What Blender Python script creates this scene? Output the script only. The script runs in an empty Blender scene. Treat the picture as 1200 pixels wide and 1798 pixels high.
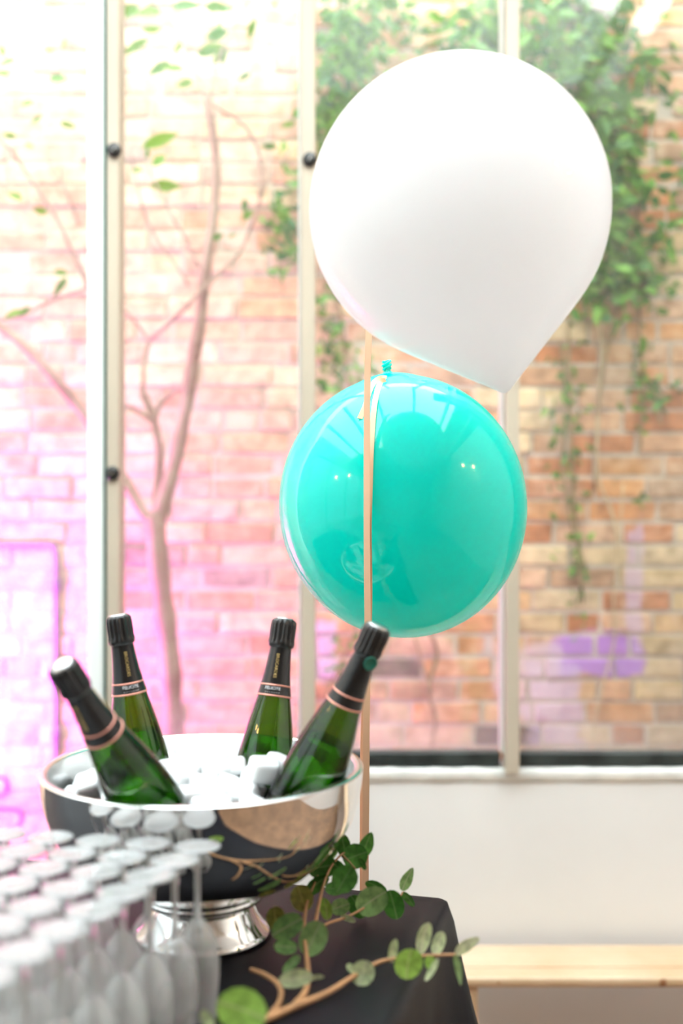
import bpy, bmesh, math, random
from mathutils import Vector, Matrix, Quaternion, noise as mnoise

random.seed(7)
scene = bpy.context.scene
COL = scene.collection

# ------------------------------------------------------------------ camera
F = 1970.0                 # focal length in pixels of the 1200 x 1798 frame
HY = 890.0                 # pixel row of the horizon
CAM = Vector((0.0, 0.0, 1.60))
cam_data = bpy.data.cameras.new('camera')
cam = bpy.data.objects.new('camera', cam_data)
COL.objects.link(cam)
cam.location = CAM
cam.rotation_euler = (math.radians(90), 0, 0)
cam_data.sensor_fit = 'VERTICAL'
cam_data.sensor_height = 36.0
cam_data.sensor_width = 24.0
cam_data.lens = F / 1798.0 * 36.0
cam_data.shift_y = -(899.0 - HY) / 1798.0
cam_data.clip_start = 0.02
cam_data.dof.use_dof = True
cam_data.dof.focus_distance = 1.80
cam_data.dof.aperture_fstop = 1.6
scene.camera = cam

# ------------------------------------------------------------------ sky, exposure
world = bpy.data.worlds.new('overcast_sky')
scene.world = world
world.use_nodes = True
wn, wl = world.node_tree.nodes, world.node_tree.links
wn.clear()
w_out = wn.new('ShaderNodeOutputWorld')
w_bg = wn.new('ShaderNodeBackground')
w_tc = wn.new('ShaderNodeTexCoord')
w_sep = wn.new('ShaderNodeSeparateXYZ')
w_map = wn.new('ShaderNodeMapRange')          # overcast sky: zenith three times the horizon
w_map.inputs['From Min'].default_value = 0.0
w_map.inputs['From Max'].default_value = 1.0
w_map.inputs['To Min'].default_value = 0.34
w_map.inputs['To Max'].default_value = 1.0
w_mul = wn.new('ShaderNodeMath'); w_mul.operation = 'MULTIPLY'
w_mul.inputs[1].default_value = 4.25
wl.new(w_tc.outputs['Generated'], w_sep.inputs[0])
wl.new(w_sep.outputs['Z'], w_map.inputs['Value'])
wl.new(w_map.outputs[0], w_mul.inputs[0])
wl.new(w_mul.outputs[0], w_bg.inputs['Strength'])
w_bg.inputs['Color'].default_value = (0.90, 0.955, 1.0, 1)
wl.new(w_bg.outputs[0], w_out.inputs[0])

# hazy sun from the right behind the camera; the room's roof and the added blocker wall on the right keep it off the
# room and off the lower right of the brick wall
sun_d = bpy.data.lights.new('hazy_sun', 'SUN'); sun_d.energy = 1.45; sun_d.angle = math.radians(24); sun_d.color = (1.0, 0.975, 0.94)
sun = bpy.data.objects.new('hazy_sun', sun_d); COL.objects.link(sun)
sun.location = (3, -5, 8)
sun.rotation_euler = Vector((-0.38, 1.0, -0.70)).to_track_quat('-Z', 'Y').to_euler()

scene.view_settings.view_transform = 'Standard'
scene.view_settings.look = 'None'
scene.view_settings.gamma = 1.0
scene.view_settings.use_curve_mapping = False
scene.view_settings.exposure = 1.68

cy = scene.cycles
cy.max_bounces = 11
cy.diffuse_bounces = 4
cy.glossy_bounces = 5
cy.transmission_bounces = 9
cy.transparent_max_bounces = 40
cy.caustics_reflective = False
cy.caustics_refractive = False
cy.sample_clamp_indirect = 6.0

# ------------------------------------------------------------------ helpers
def P(px, py, D):
    """the point at depth D metres seen at pixel (px, py)"""
    return Vector(((px - 600.0) / F * D, D, CAM.z - (py - HY) / F * D))

def link(name, me, mat=None, parent=None):
    o = bpy.data.objects.new(name, me)
    COL.objects.link(o)
    if mat is not None and me is not None and len(me.materials) == 0:
        me.materials.append(mat)
    if parent is not None:
        o.parent = parent
    return o

def empty(name, loc=(0, 0, 0)):
    o = bpy.data.objects.new(name, None)
    COL.objects.link(o)
    o.location = loc
    o.empty_display_size = 0.05
    return o

def tag(o, label, cat, group=None, kind=None):
    o['label'] = label
    o['category'] = cat
    if group: o['group'] = group
    if kind: o['kind'] = kind
    return o

def structure(o, label=None, cat=None):
    o['kind'] = 'structure'
    if label: o['label'] = label
    if cat: o['category'] = cat
    return o

def smooth(me, on=True):
    me.polygons.foreach_set('use_smooth', [on] * len(me.polygons))
    me.update()

def mesh_from(name, verts, faces, sm=False):
    me = bpy.data.meshes.new(name)
    me.from_pydata([tuple(v) for v in verts], [], faces)
    me.update()
    if sm: smooth(me)
    return me

def bm_mesh(name, bm, sm=False):
    me = bpy.data.meshes.new(name)
    bmesh.ops.recalc_face_normals(bm, faces=bm.faces)
    bm.to_mesh(me); bm.free()
    if sm: smooth(me)
    return me

def box_mesh(name, x0, x1, y0, y1, z0, z1, bevel=0.0, seg=1):
    bm = bmesh.new()
    bmesh.ops.create_cube(bm, size=1.0)
    for v in bm.verts:
        v.co = Vector(((x0 + x1) / 2 + v.co.x * (x1 - x0), (y0 + y1) / 2 + v.co.y * (y1 - y0), (z0 + z1) / 2 + v.co.z * (z1 - z0)))
    if bevel > 0:
        bmesh.ops.bevel(bm, geom=bm.edges[:], offset=bevel, segments=seg, affect='EDGES', profile=0.5)
    return bm_mesh(name, bm)

def lathe(name, prof, seg=48, sm=True, closed=False, radial=None):
    """prof: list of (r, z); radial(angle, i) multiplies the radius"""
    verts, faces, rings = [], [], []
    for i, (r, z) in enumerate(prof):
        if r < 1e-6:
            rings.append([len(verts)]); verts.append((0, 0, z))
        else:
            ring = []
            for k in range(seg):
                a = 2 * math.pi * k / seg
                rr = r * (radial(a, i) if radial else 1.0)
                ring.append(len(verts)); verts.append((rr * math.cos(a), rr * math.sin(a), z))
            rings.append(ring)
    n = len(rings)
    for i in range(n if closed else n - 1):
        A, B = rings[i], rings[(i + 1) % n]
        if len(A) == 1 and len(B) == 1: continue
        for k in range(seg):
            k2 = (k + 1) % seg
            if len(A) == 1: faces.append((A[0], B[k2], B[k]))
            elif len(B) == 1: faces.append((A[k], A[k2], B[0]))
            else: faces.append((A[k], A[k2], B[k2], B[k]))
    me = mesh_from(name, verts, faces, sm)
    bm = bmesh.new(); bm.from_mesh(me)
    bmesh.ops.recalc_face_normals(bm, faces=bm.faces)
    bm.to_mesh(me); bm.free()
    if sm: smooth(me)
    return me

def catmull(pts, per=6):
    pts = [Vector(p) for p in pts]
    if len(pts) < 3:
        return [pts[0].lerp(pts[-1], i / per) for i in range(per + 1)]
    out = []
    ext = [pts[0] * 2 - pts[1]] + pts + [pts[-1] * 2 - pts[-2]]
    for i in range(1, len(ext) - 2):
        p0, p1, p2, p3 = ext[i - 1:i + 3]
        for k in range(per):
            t = k / per
            out.append(0.5 * ((2 * p1) + (p2 - p0) * t + (2 * p0 - 5 * p1 + 4 * p2 - p3) * t * t + (3 * p1 - p0 - 3 * p2 + p3) * t ** 3))
    out.append(pts[-1])
    return out

def tube_into(verts, faces, pts, r0, r1, seg=8, wob=0.0):
    n = len(pts)
    base = len(verts)
    t_prev = None; nrm = None
    for i, p in enumerate(pts):
        t = (pts[min(i + 1, n - 1)] - pts[max(i - 1, 0)]).normalized()
        if nrm is None:
            nrm = t.orthogonal().normalized()
        else:
            nrm = (t_prev.rotation_difference(t) @ nrm).normalized()
        b = t.cross(nrm).normalized()
        t_prev = t
        r = r0 + (r1 - r0) * i / max(1, n - 1)
        if wob: r *= 1 + wob * mnoise.noise(p * 14)
        for k in range(seg):
            a = 2 * math.pi * k / seg
            verts.append(p + (nrm * math.cos(a) + b * math.sin(a)) * r)
    for i in range(n - 1):
        for k in range(seg):
            k2 = (k + 1) % seg
            faces.append((base + i * seg + k, base + i * seg + k2, base + (i + 1) * seg + k2, base + (i + 1) * seg + k))
    faces.append(tuple(base + k for k in reversed(range(seg))))
    faces.append(tuple(base + (n - 1) * seg + k for k in range(seg)))

def tube_mesh(name, pts, r0, r1, per=6, seg=8, wob=0.0):
    v, f = [], []
    tube_into(v, f, catmull(pts, per) if per else [Vector(p) for p in pts], r0, r1, seg, wob)
    return mesh_from(name, v, f, True)

def frame_from(axis, front):
    """matrix whose z is axis and whose -y looks as nearly as possible along front"""
    z = axis.normalized()
    y = -front
    y = (y - z * y.dot(z)).normalized()
    x = y.cross(z).normalized()
    return Matrix((x, y, z)).transposed()

# ------------------------------------------------------------------ materials
def new_mat(name):
    m = bpy.data.materials.new(name)
    m.use_nodes = True
    nt = m.node_tree
    nt.nodes.clear()
    out = nt.nodes.new('ShaderNodeOutputMaterial')
    return m, nt, out

def principled(name, col, rough=0.5, metal=0.0, spec=0.5, sheen=0.0, coat=0.0, trans=0.0, ior=1.5,
               var=0.0, scale=20.0, bump=0.0, bscale=60.0, sss=0.0, coords='Object', var_col=None):
    m, nt, out = new_mat(name)
    b = nt.nodes.new('ShaderNodeBsdfPrincipled')
    b.inputs['Base Color'].default_value = (*col, 1)
    b.inputs['Roughness'].default_value = rough
    b.inputs['Metallic'].default_value = metal
    b.inputs['Specular IOR Level'].default_value = spec
    b.inputs['Sheen Weight'].default_value = sheen
    b.inputs['Coat Weight'].default_value = coat
    b.inputs['Transmission Weight'].default_value = trans
    b.inputs['IOR'].default_value = ior
    b.inputs['Subsurface Weight'].default_value = sss
    if sss: b.inputs['Subsurface Scale'].default_value = 0.02
    nt.links.new(b.outputs[0], out.inputs[0])
    tc = nt.nodes.new('ShaderNodeTexCoord')
    if var > 0:
        n = nt.nodes.new('ShaderNodeTexNoise'); n.inputs['Scale'].default_value = scale; n.inputs['Detail'].default_value = 5
        nt.links.new(tc.outputs[coords], n.inputs['Vector'])
        mr = nt.nodes.new('ShaderNodeMapRange')
        mr.inputs['From Min'].default_value = 0.35; mr.inputs['From Max'].default_value = 0.65
        nt.links.new(n.outputs[0], mr.inputs['Value'])
        mix = nt.nodes.new('ShaderNodeMix'); mix.data_type = 'RGBA'
        c2 = var_col if var_col else tuple(c * (1 - var) for c in col)
        mix.inputs['A'].default_value = (*col, 1); mix.inputs['B'].default_value = (*c2, 1)
        nt.links.new(mr.outputs[0], mix.inputs['Factor'])
        nt.links.new(mix.outputs['Result'], b.inputs['Base Color'])
    if bump > 0:
        n2 = nt.nodes.new('ShaderNodeTexNoise'); n2.inputs['Scale'].default_value = bscale; n2.inputs['Detail'].default_value = 4
        nt.links.new(tc.outputs[coords], n2.inputs['Vector'])
        bp = nt.nodes.new('ShaderNodeBump'); bp.inputs['Strength'].default_value = bump; bp.inputs['Distance'].default_value = 0.004
        nt.links.new(n2.outputs[0], bp.inputs['Height'])
        nt.links.new(bp.outputs[0], b.inputs['Normal'])
    return m

def thin_glass(name, tint=(1, 1, 1), ior=1.5, rough=0.0, edge=None, film=0.0, film_col=(0.9, 0.92, 0.9), film_scale=6.0, low_dirt=0.0):
    """a thin sheet: light goes straight through it, it mirrors by Fresnel, a pale film (dust, painted-in glare) scatters a little"""
    m, nt, out = new_mat(name)
    tr = nt.nodes.new('ShaderNodeBsdfTransparent'); tr.inputs[0].default_value = (*tint, 1)
    gl = nt.nodes.new('ShaderNodeBsdfGlossy'); gl.inputs['Roughness'].default_value = rough
    # Schlick's Fresnel on |N.I|, the same from both sides of the sheet
    f0 = ((ior - 1) / (ior + 1)) ** 2
    ge = nt.nodes.new('ShaderNodeNewGeometry')
    dt = nt.nodes.new('ShaderNodeVectorMath'); dt.operation = 'DOT_PRODUCT'
    nt.links.new(ge.outputs['Normal'], dt.inputs[0]); nt.links.new(ge.outputs['Incoming'], dt.inputs[1])
    ab = nt.nodes.new('ShaderNodeMath'); ab.operation = 'ABSOLUTE'; nt.links.new(dt.outputs['Value'], ab.inputs[0])
    om = nt.nodes.new('ShaderNodeMath'); om.operation = 'SUBTRACT'; om.inputs[0].default_value = 1.0; nt.links.new(ab.outputs[0], om.inputs[1])
    pw = nt.nodes.new('ShaderNodeMath'); pw.operation = 'POWER'; pw.inputs[1].default_value = 5.0; nt.links.new(om.outputs[0], pw.inputs[0])
    fr = nt.nodes.new('ShaderNodeMath'); fr.operation = 'MULTIPLY_ADD'; fr.inputs[1].default_value = 1 - f0; fr.inputs[2].default_value = f0
    nt.links.new(pw.outputs[0], fr.inputs[0])
    if edge is not None:      # light crosses more of the coloured wall where the wall turns away
        pe = nt.nodes.new('ShaderNodeMath'); pe.operation = 'POWER'; pe.inputs[1].default_value = 1.6; nt.links.new(om.outputs[0], pe.inputs[0])
        tm = nt.nodes.new('ShaderNodeMix'); tm.data_type = 'RGBA'
        tm.inputs['A'].default_value = (*tint, 1); tm.inputs['B'].default_value = (*edge, 1)
        nt.links.new(pe.outputs[0], tm.inputs['Factor']); nt.links.new(tm.outputs['Result'], tr.inputs[0])
    mx = nt.nodes.new('ShaderNodeMixShader')
    nt.links.new(fr.outputs[0], mx.inputs[0]); nt.links.new(tr.outputs[0], mx.inputs[1]); nt.links.new(gl.outputs[0], mx.inputs[2])
    last = mx
    if film > 0:
        df = nt.nodes.new('ShaderNodeBsdfDiffuse'); df.inputs[0].default_value = (*film_col, 1)
        tl = nt.nodes.new('ShaderNodeBsdfTranslucent'); tl.inputs[0].default_value = (*film_col, 1)
        ad = nt.nodes.new('ShaderNodeMixShader'); ad.inputs[0].default_value = 0.6
        nt.links.new(df.outputs[0], ad.inputs[1]); nt.links.new(tl.outputs[0], ad.inputs[2])
        tc = nt.nodes.new('ShaderNodeTexCoord')
        ns = nt.nodes.new('ShaderNodeTexNoise'); ns.inputs['Scale'].default_value = film_scale; ns.inputs['Detail'].default_value = 6
        mp = nt.nodes.new('ShaderNodeMapping'); mp.inputs['Scale'].default_value = (1.6, 1, 0.5)
        nt.links.new(tc.outputs['Object'], mp.inputs[0]); nt.links.new(mp.outputs[0], ns.inputs['Vector'])
        mr = nt.nodes.new('ShaderNodeMapRange')
        mr.inputs['From Min'].default_value = 0.35; mr.inputs['From Max'].default_value = 0.75
        mr.inputs['To Min'].default_value = film * 0.5; mr.inputs['To Max'].default_value = film * 1.6
        nt.links.new(ns.outputs[0], mr.inputs['Value'])
        fac = mr.outputs[0]
        if low_dirt > 0:      # grime that has run down and dried along the bottom edge of the pane
            sp = nt.nodes.new('ShaderNodeSeparateXYZ'); nt.links.new(tc.outputs['Object'], sp.inputs[0])
            lo = nt.nodes.new('ShaderNodeMapRange'); lo.interpolation_type = 'SMOOTHSTEP'
            lo.inputs['From Min'].default_value = 0.0; lo.inputs['From Max'].default_value = 0.16
            lo.inputs['To Min'].default_value = low_dirt; lo.inputs['To Max'].default_value = 0.0
            nt.links.new(sp.outputs['Z'], lo.inputs['Value'])
            sm_ = nt.nodes.new('ShaderNodeMath'); sm_.operation = 'ADD'
            nt.links.new(fac, sm_.inputs[0]); nt.links.new(lo.outputs[0], sm_.inputs[1])
            fac = sm_.outputs[0]
        m2 = nt.nodes.new('ShaderNodeMixShader')
        nt.links.new(fac, m2.inputs[0]); nt.links.new(last.outputs[0], m2.inputs[1]); nt.links.new(ad.outputs[0], m2.inputs[2])
        last = m2
    nt.links.new(last.outputs[0], out.inputs[0])
    return m

def leaf_mat(name, col, col2, rough=0.45, spec=0.4, transl=0.35, vein=None):
    m, nt, out = new_mat(name)
    oi = nt.nodes.new('ShaderNodeObjectInfo')
    at = nt.nodes.new('ShaderNodeAttribute'); at.attribute_name = 'tone'
    ad0 = nt.nodes.new('ShaderNodeMath'); ad0.operation = 'ADD'
    nt.links.new(oi.outputs['Random'], ad0.inputs[0]); nt.links.new(at.outputs['Fac'], ad0.inputs[1])
    fr_ = nt.nodes.new('ShaderNodeMath'); fr_.operation = 'FRACT'
    nt.links.new(ad0.outputs[0], fr_.inputs[0])
    mix = nt.nodes.new('ShaderNodeMix'); mix.data_type = 'RGBA'
    mix.inputs['A'].default_value = (*col, 1); mix.inputs['B'].default_value = (*col2, 1)
    nt.links.new(fr_.outputs[0], mix.inputs['Factor'])
    b = nt.nodes.new('ShaderNodeBsdfPrincipled'); b.inputs['Roughness'].default_value = rough
    b.inputs['Specular IOR Level'].default_value = spec
    csock = mix.outputs['Result']
    if vein is not None:      # paler midrib and mottled blade
        tc = nt.nodes.new('ShaderNodeTexCoord'); sp = nt.nodes.new('ShaderNodeSeparateXYZ'); nt.links.new(tc.outputs['Object'], sp.inputs[0])
        ns = nt.nodes.new('ShaderNodeTexNoise'); ns.inputs['Scale'].default_value = 4.0; ns.inputs['Detail'].default_value = 4
        nt.links.new(tc.outputs['Object'], ns.inputs['Vector'])
        nr = nt.nodes.new('ShaderNodeMapRange'); nr.inputs['From Min'].default_value = 0.35; nr.inputs['From Max'].default_value = 0.65
        nr.inputs['To Min'].default_value = 0.7; nr.inputs['To Max'].default_value = 1.25; nt.links.new(ns.outputs[0], nr.inputs['Value'])
        mm = nt.nodes.new('ShaderNodeMix'); mm.data_type = 'RGBA'; mm.blend_type = 'MULTIPLY'; mm.inputs['Factor'].default_value = 1.0
        nt.links.new(csock, mm.inputs['A']); nt.links.new(nr.outputs[0], mm.inputs['B'])
        va = nt.nodes.new('ShaderNodeMath'); va.operation = 'ABSOLUTE'; nt.links.new(sp.outputs['Y'], va.inputs[0])
        vr = nt.nodes.new('ShaderNodeMapRange'); vr.interpolation_type = 'SMOOTHSTEP'; vr.inputs['From Min'].default_value = 0.012; vr.inputs['From Max'].default_value = 0.045
        vr.inputs['To Min'].default_value = 0.75; vr.inputs['To Max'].default_value = 0.0; nt.links.new(va.outputs[0], vr.inputs['Value'])
        vm = nt.nodes.new('ShaderNodeMix'); vm.data_type = 'RGBA'; vm.inputs['B'].default_value = (*vein, 1)
        nt.links.new(vr.outputs[0], vm.inputs['Factor']); nt.links.new(mm.outputs['Result'], vm.inputs['A'])
        csock = vm.outputs['Result']
    nt.links.new(csock, b.inputs['Base Color'])
    tl = nt.nodes.new('ShaderNodeBsdfTranslucent')
    nt.links.new(csock, tl.inputs[0])
    ms = nt.nodes.new('ShaderNodeMixShader'); ms.inputs[0].default_value = transl
    nt.links.new(b.outputs[0], ms.inputs[1]); nt.links.new(tl.outputs[0], ms.inputs[2])
    nt.links.new(ms.outputs[0], out.inputs[0])
    return m

def brick_mat(name, source):
    """fired clay: each brick has its own colour, with lime smears, soot and old purple spray paint on the wall"""
    m, nt, out = new_mat(name)
    N, L = nt.nodes, nt.links
    b = N.new('ShaderNodeBsdfPrincipled'); b.inputs['Roughness'].default_value = 0.85; b.inputs['Specular IOR Level'].default_value = 0.2
    if source == 'object':
        src = N.new('ShaderNodeObjectInfo').outputs['Color']
    else:
        a = N.new('ShaderNodeAttribute'); a.attribute_name = 'brick_colour'; src = a.outputs['Color']
    g = N.new('ShaderNodeNewGeometry')
    n1 = N.new('ShaderNodeTexNoise'); n1.inputs['Scale'].default_value = 22; n1.inputs['Detail'].default_value = 6
    L.new(g.outputs['Position'], n1.inputs['Vector'])
    r1 = N.new('ShaderNodeMapRange'); r1.inputs['From Min'].default_value = 0.3; r1.inputs['From Max'].default_value = 0.7
    r1.inputs['To Min'].default_value = 0.7; r1.inputs['To Max'].default_value = 1.25
    L.new(n1.outputs[0], r1.inputs['Value'])
    mul = N.new('ShaderNodeMix'); mul.data_type = 'RGBA'; mul.blend_type = 'MULTIPLY'; mul.inputs['Factor'].default_value = 1
    L.new(src, mul.inputs['A']); L.new(r1.outputs[0], mul.inputs['B'])
    # lime / old paint smears
    n2 = N.new('ShaderNodeTexNoise'); n2.inputs['Scale'].default_value = 5.5; n2.inputs['Detail'].default_value = 8; n2.inputs['Roughness'].default_value = 0.65
    L.new(g.outputs['Position'], n2.inputs['Vector'])
    r2 = N.new('ShaderNodeMapRange'); r2.inputs['From Min'].default_value = 0.52; r2.inputs['From Max'].default_value = 0.72
    r2.inputs['To Max'].default_value = 0.75
    L.new(n2.outputs[0], r2.inputs['Value'])
    mx = N.new('ShaderNodeMix'); mx.data_type = 'RGBA'; mx.inputs['B'].default_value = (0.62, 0.50, 0.38, 1)
    L.new(r2.outputs[0], mx.inputs['Factor']); L.new(mul.outputs['Result'], mx.inputs['A'])
    last = mx.outputs['Result']
    # purple spray paint patches (x, z centre, half sizes)
    sep = N.new('ShaderNodeSeparateXYZ'); L.new(g.outputs['Position'], sep.inputs[0])
    n3 = N.new('ShaderNodeTexNoise'); n3.inputs['Scale'].default_value = 9; n3.inputs['Detail'].default_value = 4
    L.new(g.outputs['Position'], n3.inputs['Vector'])
    for (cx, cz, hx, hz, col, amt) in (
            (0.86, 1.12, 0.15, 0.075, (0.44, 0.22, 0.68), 0.85),
            (0.70, 0.93, 0.10, 0.17, (0.58, 0.47, 0.66), 0.65),
            (0.62, 1.02, 0.10, 0.12, (0.70, 0.56, 0.62), 0.6),
            (-0.06, 1.13, 0.045, 0.10, (0.62, 0.48, 0.70), 0.75),
            (0.965, 1.35, 0.03, 0.24, (0.60, 0.45, 0.62), 0.6)):
        def band(sock, c, h):
            s1 = N.new('ShaderNodeMath'); s1.operation = 'SUBTRACT'; L.new(sock, s1.inputs[0]); s1.inputs[1].default_value = c
            s2 = N.new('ShaderNodeMath'); s2.operation = 'ABSOLUTE'; L.new(s1.outputs[0], s2.inputs[0])
            s3 = N.new('ShaderNodeMath'); s3.operation = 'DIVIDE'; L.new(s2.outputs[0], s3.inputs[0]); s3.inputs[1].default_value = h
            return s3.outputs[0]
        mxm = N.new('ShaderNodeMath'); mxm.operation = 'MAXIMUM'
        L.new(band(sep.outputs['X'], cx, hx), mxm.inputs[0]); L.new(band(sep.outputs['Z'], cz, hz), mxm.inputs[1])
        adn = N.new('ShaderNodeMath'); adn.operation = 'MULTIPLY_ADD'; adn.inputs[1].default_value = 1.4; adn.inputs[2].default_value = -0.7
        L.new(n3.outputs[0], adn.inputs[0])
        sm_ = N.new('ShaderNodeMath'); sm_.operation = 'ADD'; L.new(mxm.outputs[0], sm_.inputs[0]); L.new(adn.outputs[0], sm_.inputs[1])
        rr = N.new('ShaderNodeMapRange'); rr.inputs['From Min'].default_value = 1.08; rr.inputs['From Max'].default_value = 0.85
        rr.inputs['To Min'].default_value = 0; rr.inputs['To Max'].default_value = amt
        L.new(sm_.outputs[0], rr.inputs['Value'])
        pm = N.new('ShaderNodeMix'); pm.data_type = 'RGBA'; pm.inputs['B'].default_value = (*col, 1)
        L.new(rr.outputs[0], pm.inputs['Factor']); L.new(last, pm.inputs['A'])
        last = pm.outputs['Result']
    L.new(last, b.inputs['Base Color'])
    bp = N.new('ShaderNodeBump'); bp.inputs['Strength'].default_value = 0.6; bp.inputs['Distance'].default_value = 0.004
    L.new(n1.outputs[0], bp.inputs['Height']); L.new(bp.outputs[0], b.inputs['Normal'])
    L.new(b.outputs[0], out.inputs[0])
    return m

M = {}
M['plaster'] = principled('white_plaster', (0.78, 0.765, 0.75), 0.85, var=0.06, scale=2.5, bump=0.15, bscale=30)
M['sill'] = principled('chalky_sill_paint', (0.86, 0.85, 0.81), 0.7, var=0.25, scale=9, bump=0.6, bscale=25)
M['mullion'] = principled('cream_metal_paint', (0.50, 0.43, 0.34), 0.45, var=0.1, scale=4)
M['bead'] = principled('pale_glazing_bead', (0.62, 0.64, 0.58), 0.4)
M['white_post'] = principled('white_powder_coat', (0.80, 0.84, 0.84), 0.4)
M['rail'] = principled('dark_green_rail', (0.010, 0.014, 0.013), 0.5, var=1.0, scale=14, var_col=(0.035, 0.045, 0.042))
M['seal'] = principled('green_glass_edge', (0.01, 0.13, 0.10), 0.2)
M['black_plastic'] = principled('black_knob', (0.015, 0.016, 0.015), 0.3)
M['steel_small'] = principled('slot_steel', (0.5, 0.5, 0.5), 0.3, metal=1)
M['mortar'] = principled('lime_mortar', (0.60, 0.52, 0.43), 0.95, var=0.25, scale=12, bump=0.4, bscale=80, coords='Object')
M['brick_one'] = brick_mat('clay_brick', 'object')
M['brick_many'] = brick_mat('clay_brick_course', 'attribute')
M['old_brick'] = principled('dark_brick', (0.20, 0.12, 0.08), 0.9, var=0.4, scale=10)
M['ground'] = principled('courtyard_paving', (0.60, 0.57, 0.52), 0.9, var=0.2, scale=6)
M['floor'] = principled('warm_timber_floor', (0.27, 0.155, 0.09), 0.45, var=0.35, scale=3)
M['room_wood'] = principled('warm_timber_wall', (0.55, 0.44, 0.34), 0.6, var=0.4, scale=3)
M['room_white'] = principled('room_white', (0.8, 0.78, 0.75), 0.8)
M['pane'] = thin_glass('window_glass', (0.985, 1.0, 0.99), 1.45, film=0.045, low_dirt=0.16)  # film is dust plus painted-in veiling glare
M['roof_pane'] = thin_glass('roof_glass', (0.80, 0.82, 0.81), 1.45)
M['side_pane'] = thin_glass('side_glass', (0.55, 0.57, 0.56), 1.45)
M['cloth'] = principled('black_table_cloth', (0.003, 0.0038, 0.007), 0.45, spec=0.22, sheen=0.0, bump=0.25, bscale=900)
M['steel'] = principled('polished_steel', (0.86, 0.85, 0.84), 0.035, metal=1.0)
M['steel_in'] = principled('brushed_steel', (0.88, 0.88, 0.87), 0.22, metal=1.0)
M['bottle'] = thin_glass('green_bottle_glass', (0.20, 0.43, 0.05), 1.65, edge=(0.002, 0.010, 0.002))
M['foil'] = principled('black_foil', (0.006, 0.006, 0.007), 0.30, spec=0.5, bump=0.12, bscale=120)
M['gold'] = principled('gold_print', (0.75, 0.55, 0.22), 0.35, metal=0.6)
M['rose'] = principled('rose_gold_band', (0.80, 0.36, 0.28), 0.35, metal=0.5)
M['print'] = principled('pale_print', (0.75, 0.76, 0.80), 0.5)
M['seal_green'] = principled('green_seal', (0.0, 0.13, 0.09), 0.4)
M['ice'] = principled('frosted_ice', (0.93, 0.95, 0.96), 0.18, trans=0.15, ior=1.31)
M['ribbon'] = principled('peach_satin_ribbon', (0.86, 0.53, 0.33), 0.42, spec=0.5)
M['pine'] = principled('varnished_pine', (0.66, 0.50, 0.34), 0.35, var=1.0, scale=3.5, var_col=(0.55, 0.37, 0.21), coat=0.2)
M['pine_knot'] = principled('pine_knot', (0.30, 0.13, 0.05), 0.4)
M['bark'] = principled('smooth_bark', (0.27, 0.15, 0.12), 0.8, var=1.0, scale=7, var_col=(0.42, 0.31, 0.24), bump=0.5, bscale=40)
M['vine'] = principled('ivy_stem', (0.32, 0.24, 0.12), 0.8, var=0.4, scale=20)
M['vine_pale'] = principled('bleached_vine', (0.52, 0.42, 0.26), 0.8)
M['tree_leaf'] = leaf_mat('tree_leaf', (0.06, 0.22, 0.02), (0.17, 0.34, 0.02), transl=0.4)
M['ivy_leaf'] = leaf_mat('ivy_leaf', (0.02, 0.12, 0.03), (0.20, 0.44, 0.06), transl=0.35)
M['euc_dark'] = leaf_mat('eucalyptus_leaf_dark', (0.045, 0.17, 0.02), (0.09, 0.26, 0.05), transl=0.25, vein=(0.16, 0.32, 0.10))
M['euc_mid'] = leaf_mat('eucalyptus_leaf_grey_green', (0.17, 0.34, 0.10), (0.26, 0.42, 0.16), transl=0.25, vein=(0.40, 0.50, 0.26))
M['euc_olive'] = leaf_mat('eucalyptus_leaf_olive', (0.20, 0.22, 0.04), (0.28, 0.30, 0.07), transl=0.3, vein=(0.45, 0.42, 0.12))
M['euc_light'] = leaf_mat('eucalyptus_leaf_pale', (0.50, 0.62, 0.33), (0.60, 0.68, 0.42), transl=0.3, vein=(0.75, 0.78, 0.55))
M['euc_lime'] = leaf_mat('eucalyptus_leaf_lime', (0.30, 0.55, 0.09), (0.36, 0.60, 0.12), transl=0.35, vein=(0.55, 0.70, 0.25))
M['euc_stem'] = principled('eucalyptus_stem', (0.52, 0.27, 0.12), 0.55, var=0.35, scale=30)
M['conduit'] = principled('painted_conduit', (0.26, 0.16, 0.34), 0.5)
M['spray'] = principled('purple_spray_paint', (0.30, 0.06, 0.30), 0.6)

def glass_solid(name, col=(1, 1, 1), ior=1.5, rough=0.0):
    m, nt, out = new_mat(name)
    g = nt.nodes.new('ShaderNodeBsdfGlass')
    g.inputs['Color'].default_value = (*col, 1); g.inputs['IOR'].default_value = ior; g.inputs['Roughness'].default_value = rough
    nt.links.new(g.outputs[0], out.inputs[0])
    return m
def whitened_glass(name, amount):
    # clear glass with white mixed in to stand for bright reflections
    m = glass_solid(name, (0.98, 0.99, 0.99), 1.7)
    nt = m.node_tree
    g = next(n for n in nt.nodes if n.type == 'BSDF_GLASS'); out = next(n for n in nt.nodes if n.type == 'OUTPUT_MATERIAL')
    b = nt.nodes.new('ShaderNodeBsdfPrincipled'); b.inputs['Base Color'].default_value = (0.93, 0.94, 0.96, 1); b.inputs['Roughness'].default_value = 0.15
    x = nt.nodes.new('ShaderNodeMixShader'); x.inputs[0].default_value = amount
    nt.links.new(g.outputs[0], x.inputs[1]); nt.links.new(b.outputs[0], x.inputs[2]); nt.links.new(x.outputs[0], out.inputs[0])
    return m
M['crystal'] = whitened_glass('glare_whitened_glass', 0.30)
M['flute_wall'] = thin_glass('flute_wall', (0.98, 0.98, 0.99), 1.9, film=0.38, film_scale=6)  # white film paints the bright reflections onto clear bowls
M['wine'] = glass_solid('sparkling_wine', (0.55, 0.78, 0.12), 1.30)

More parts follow.
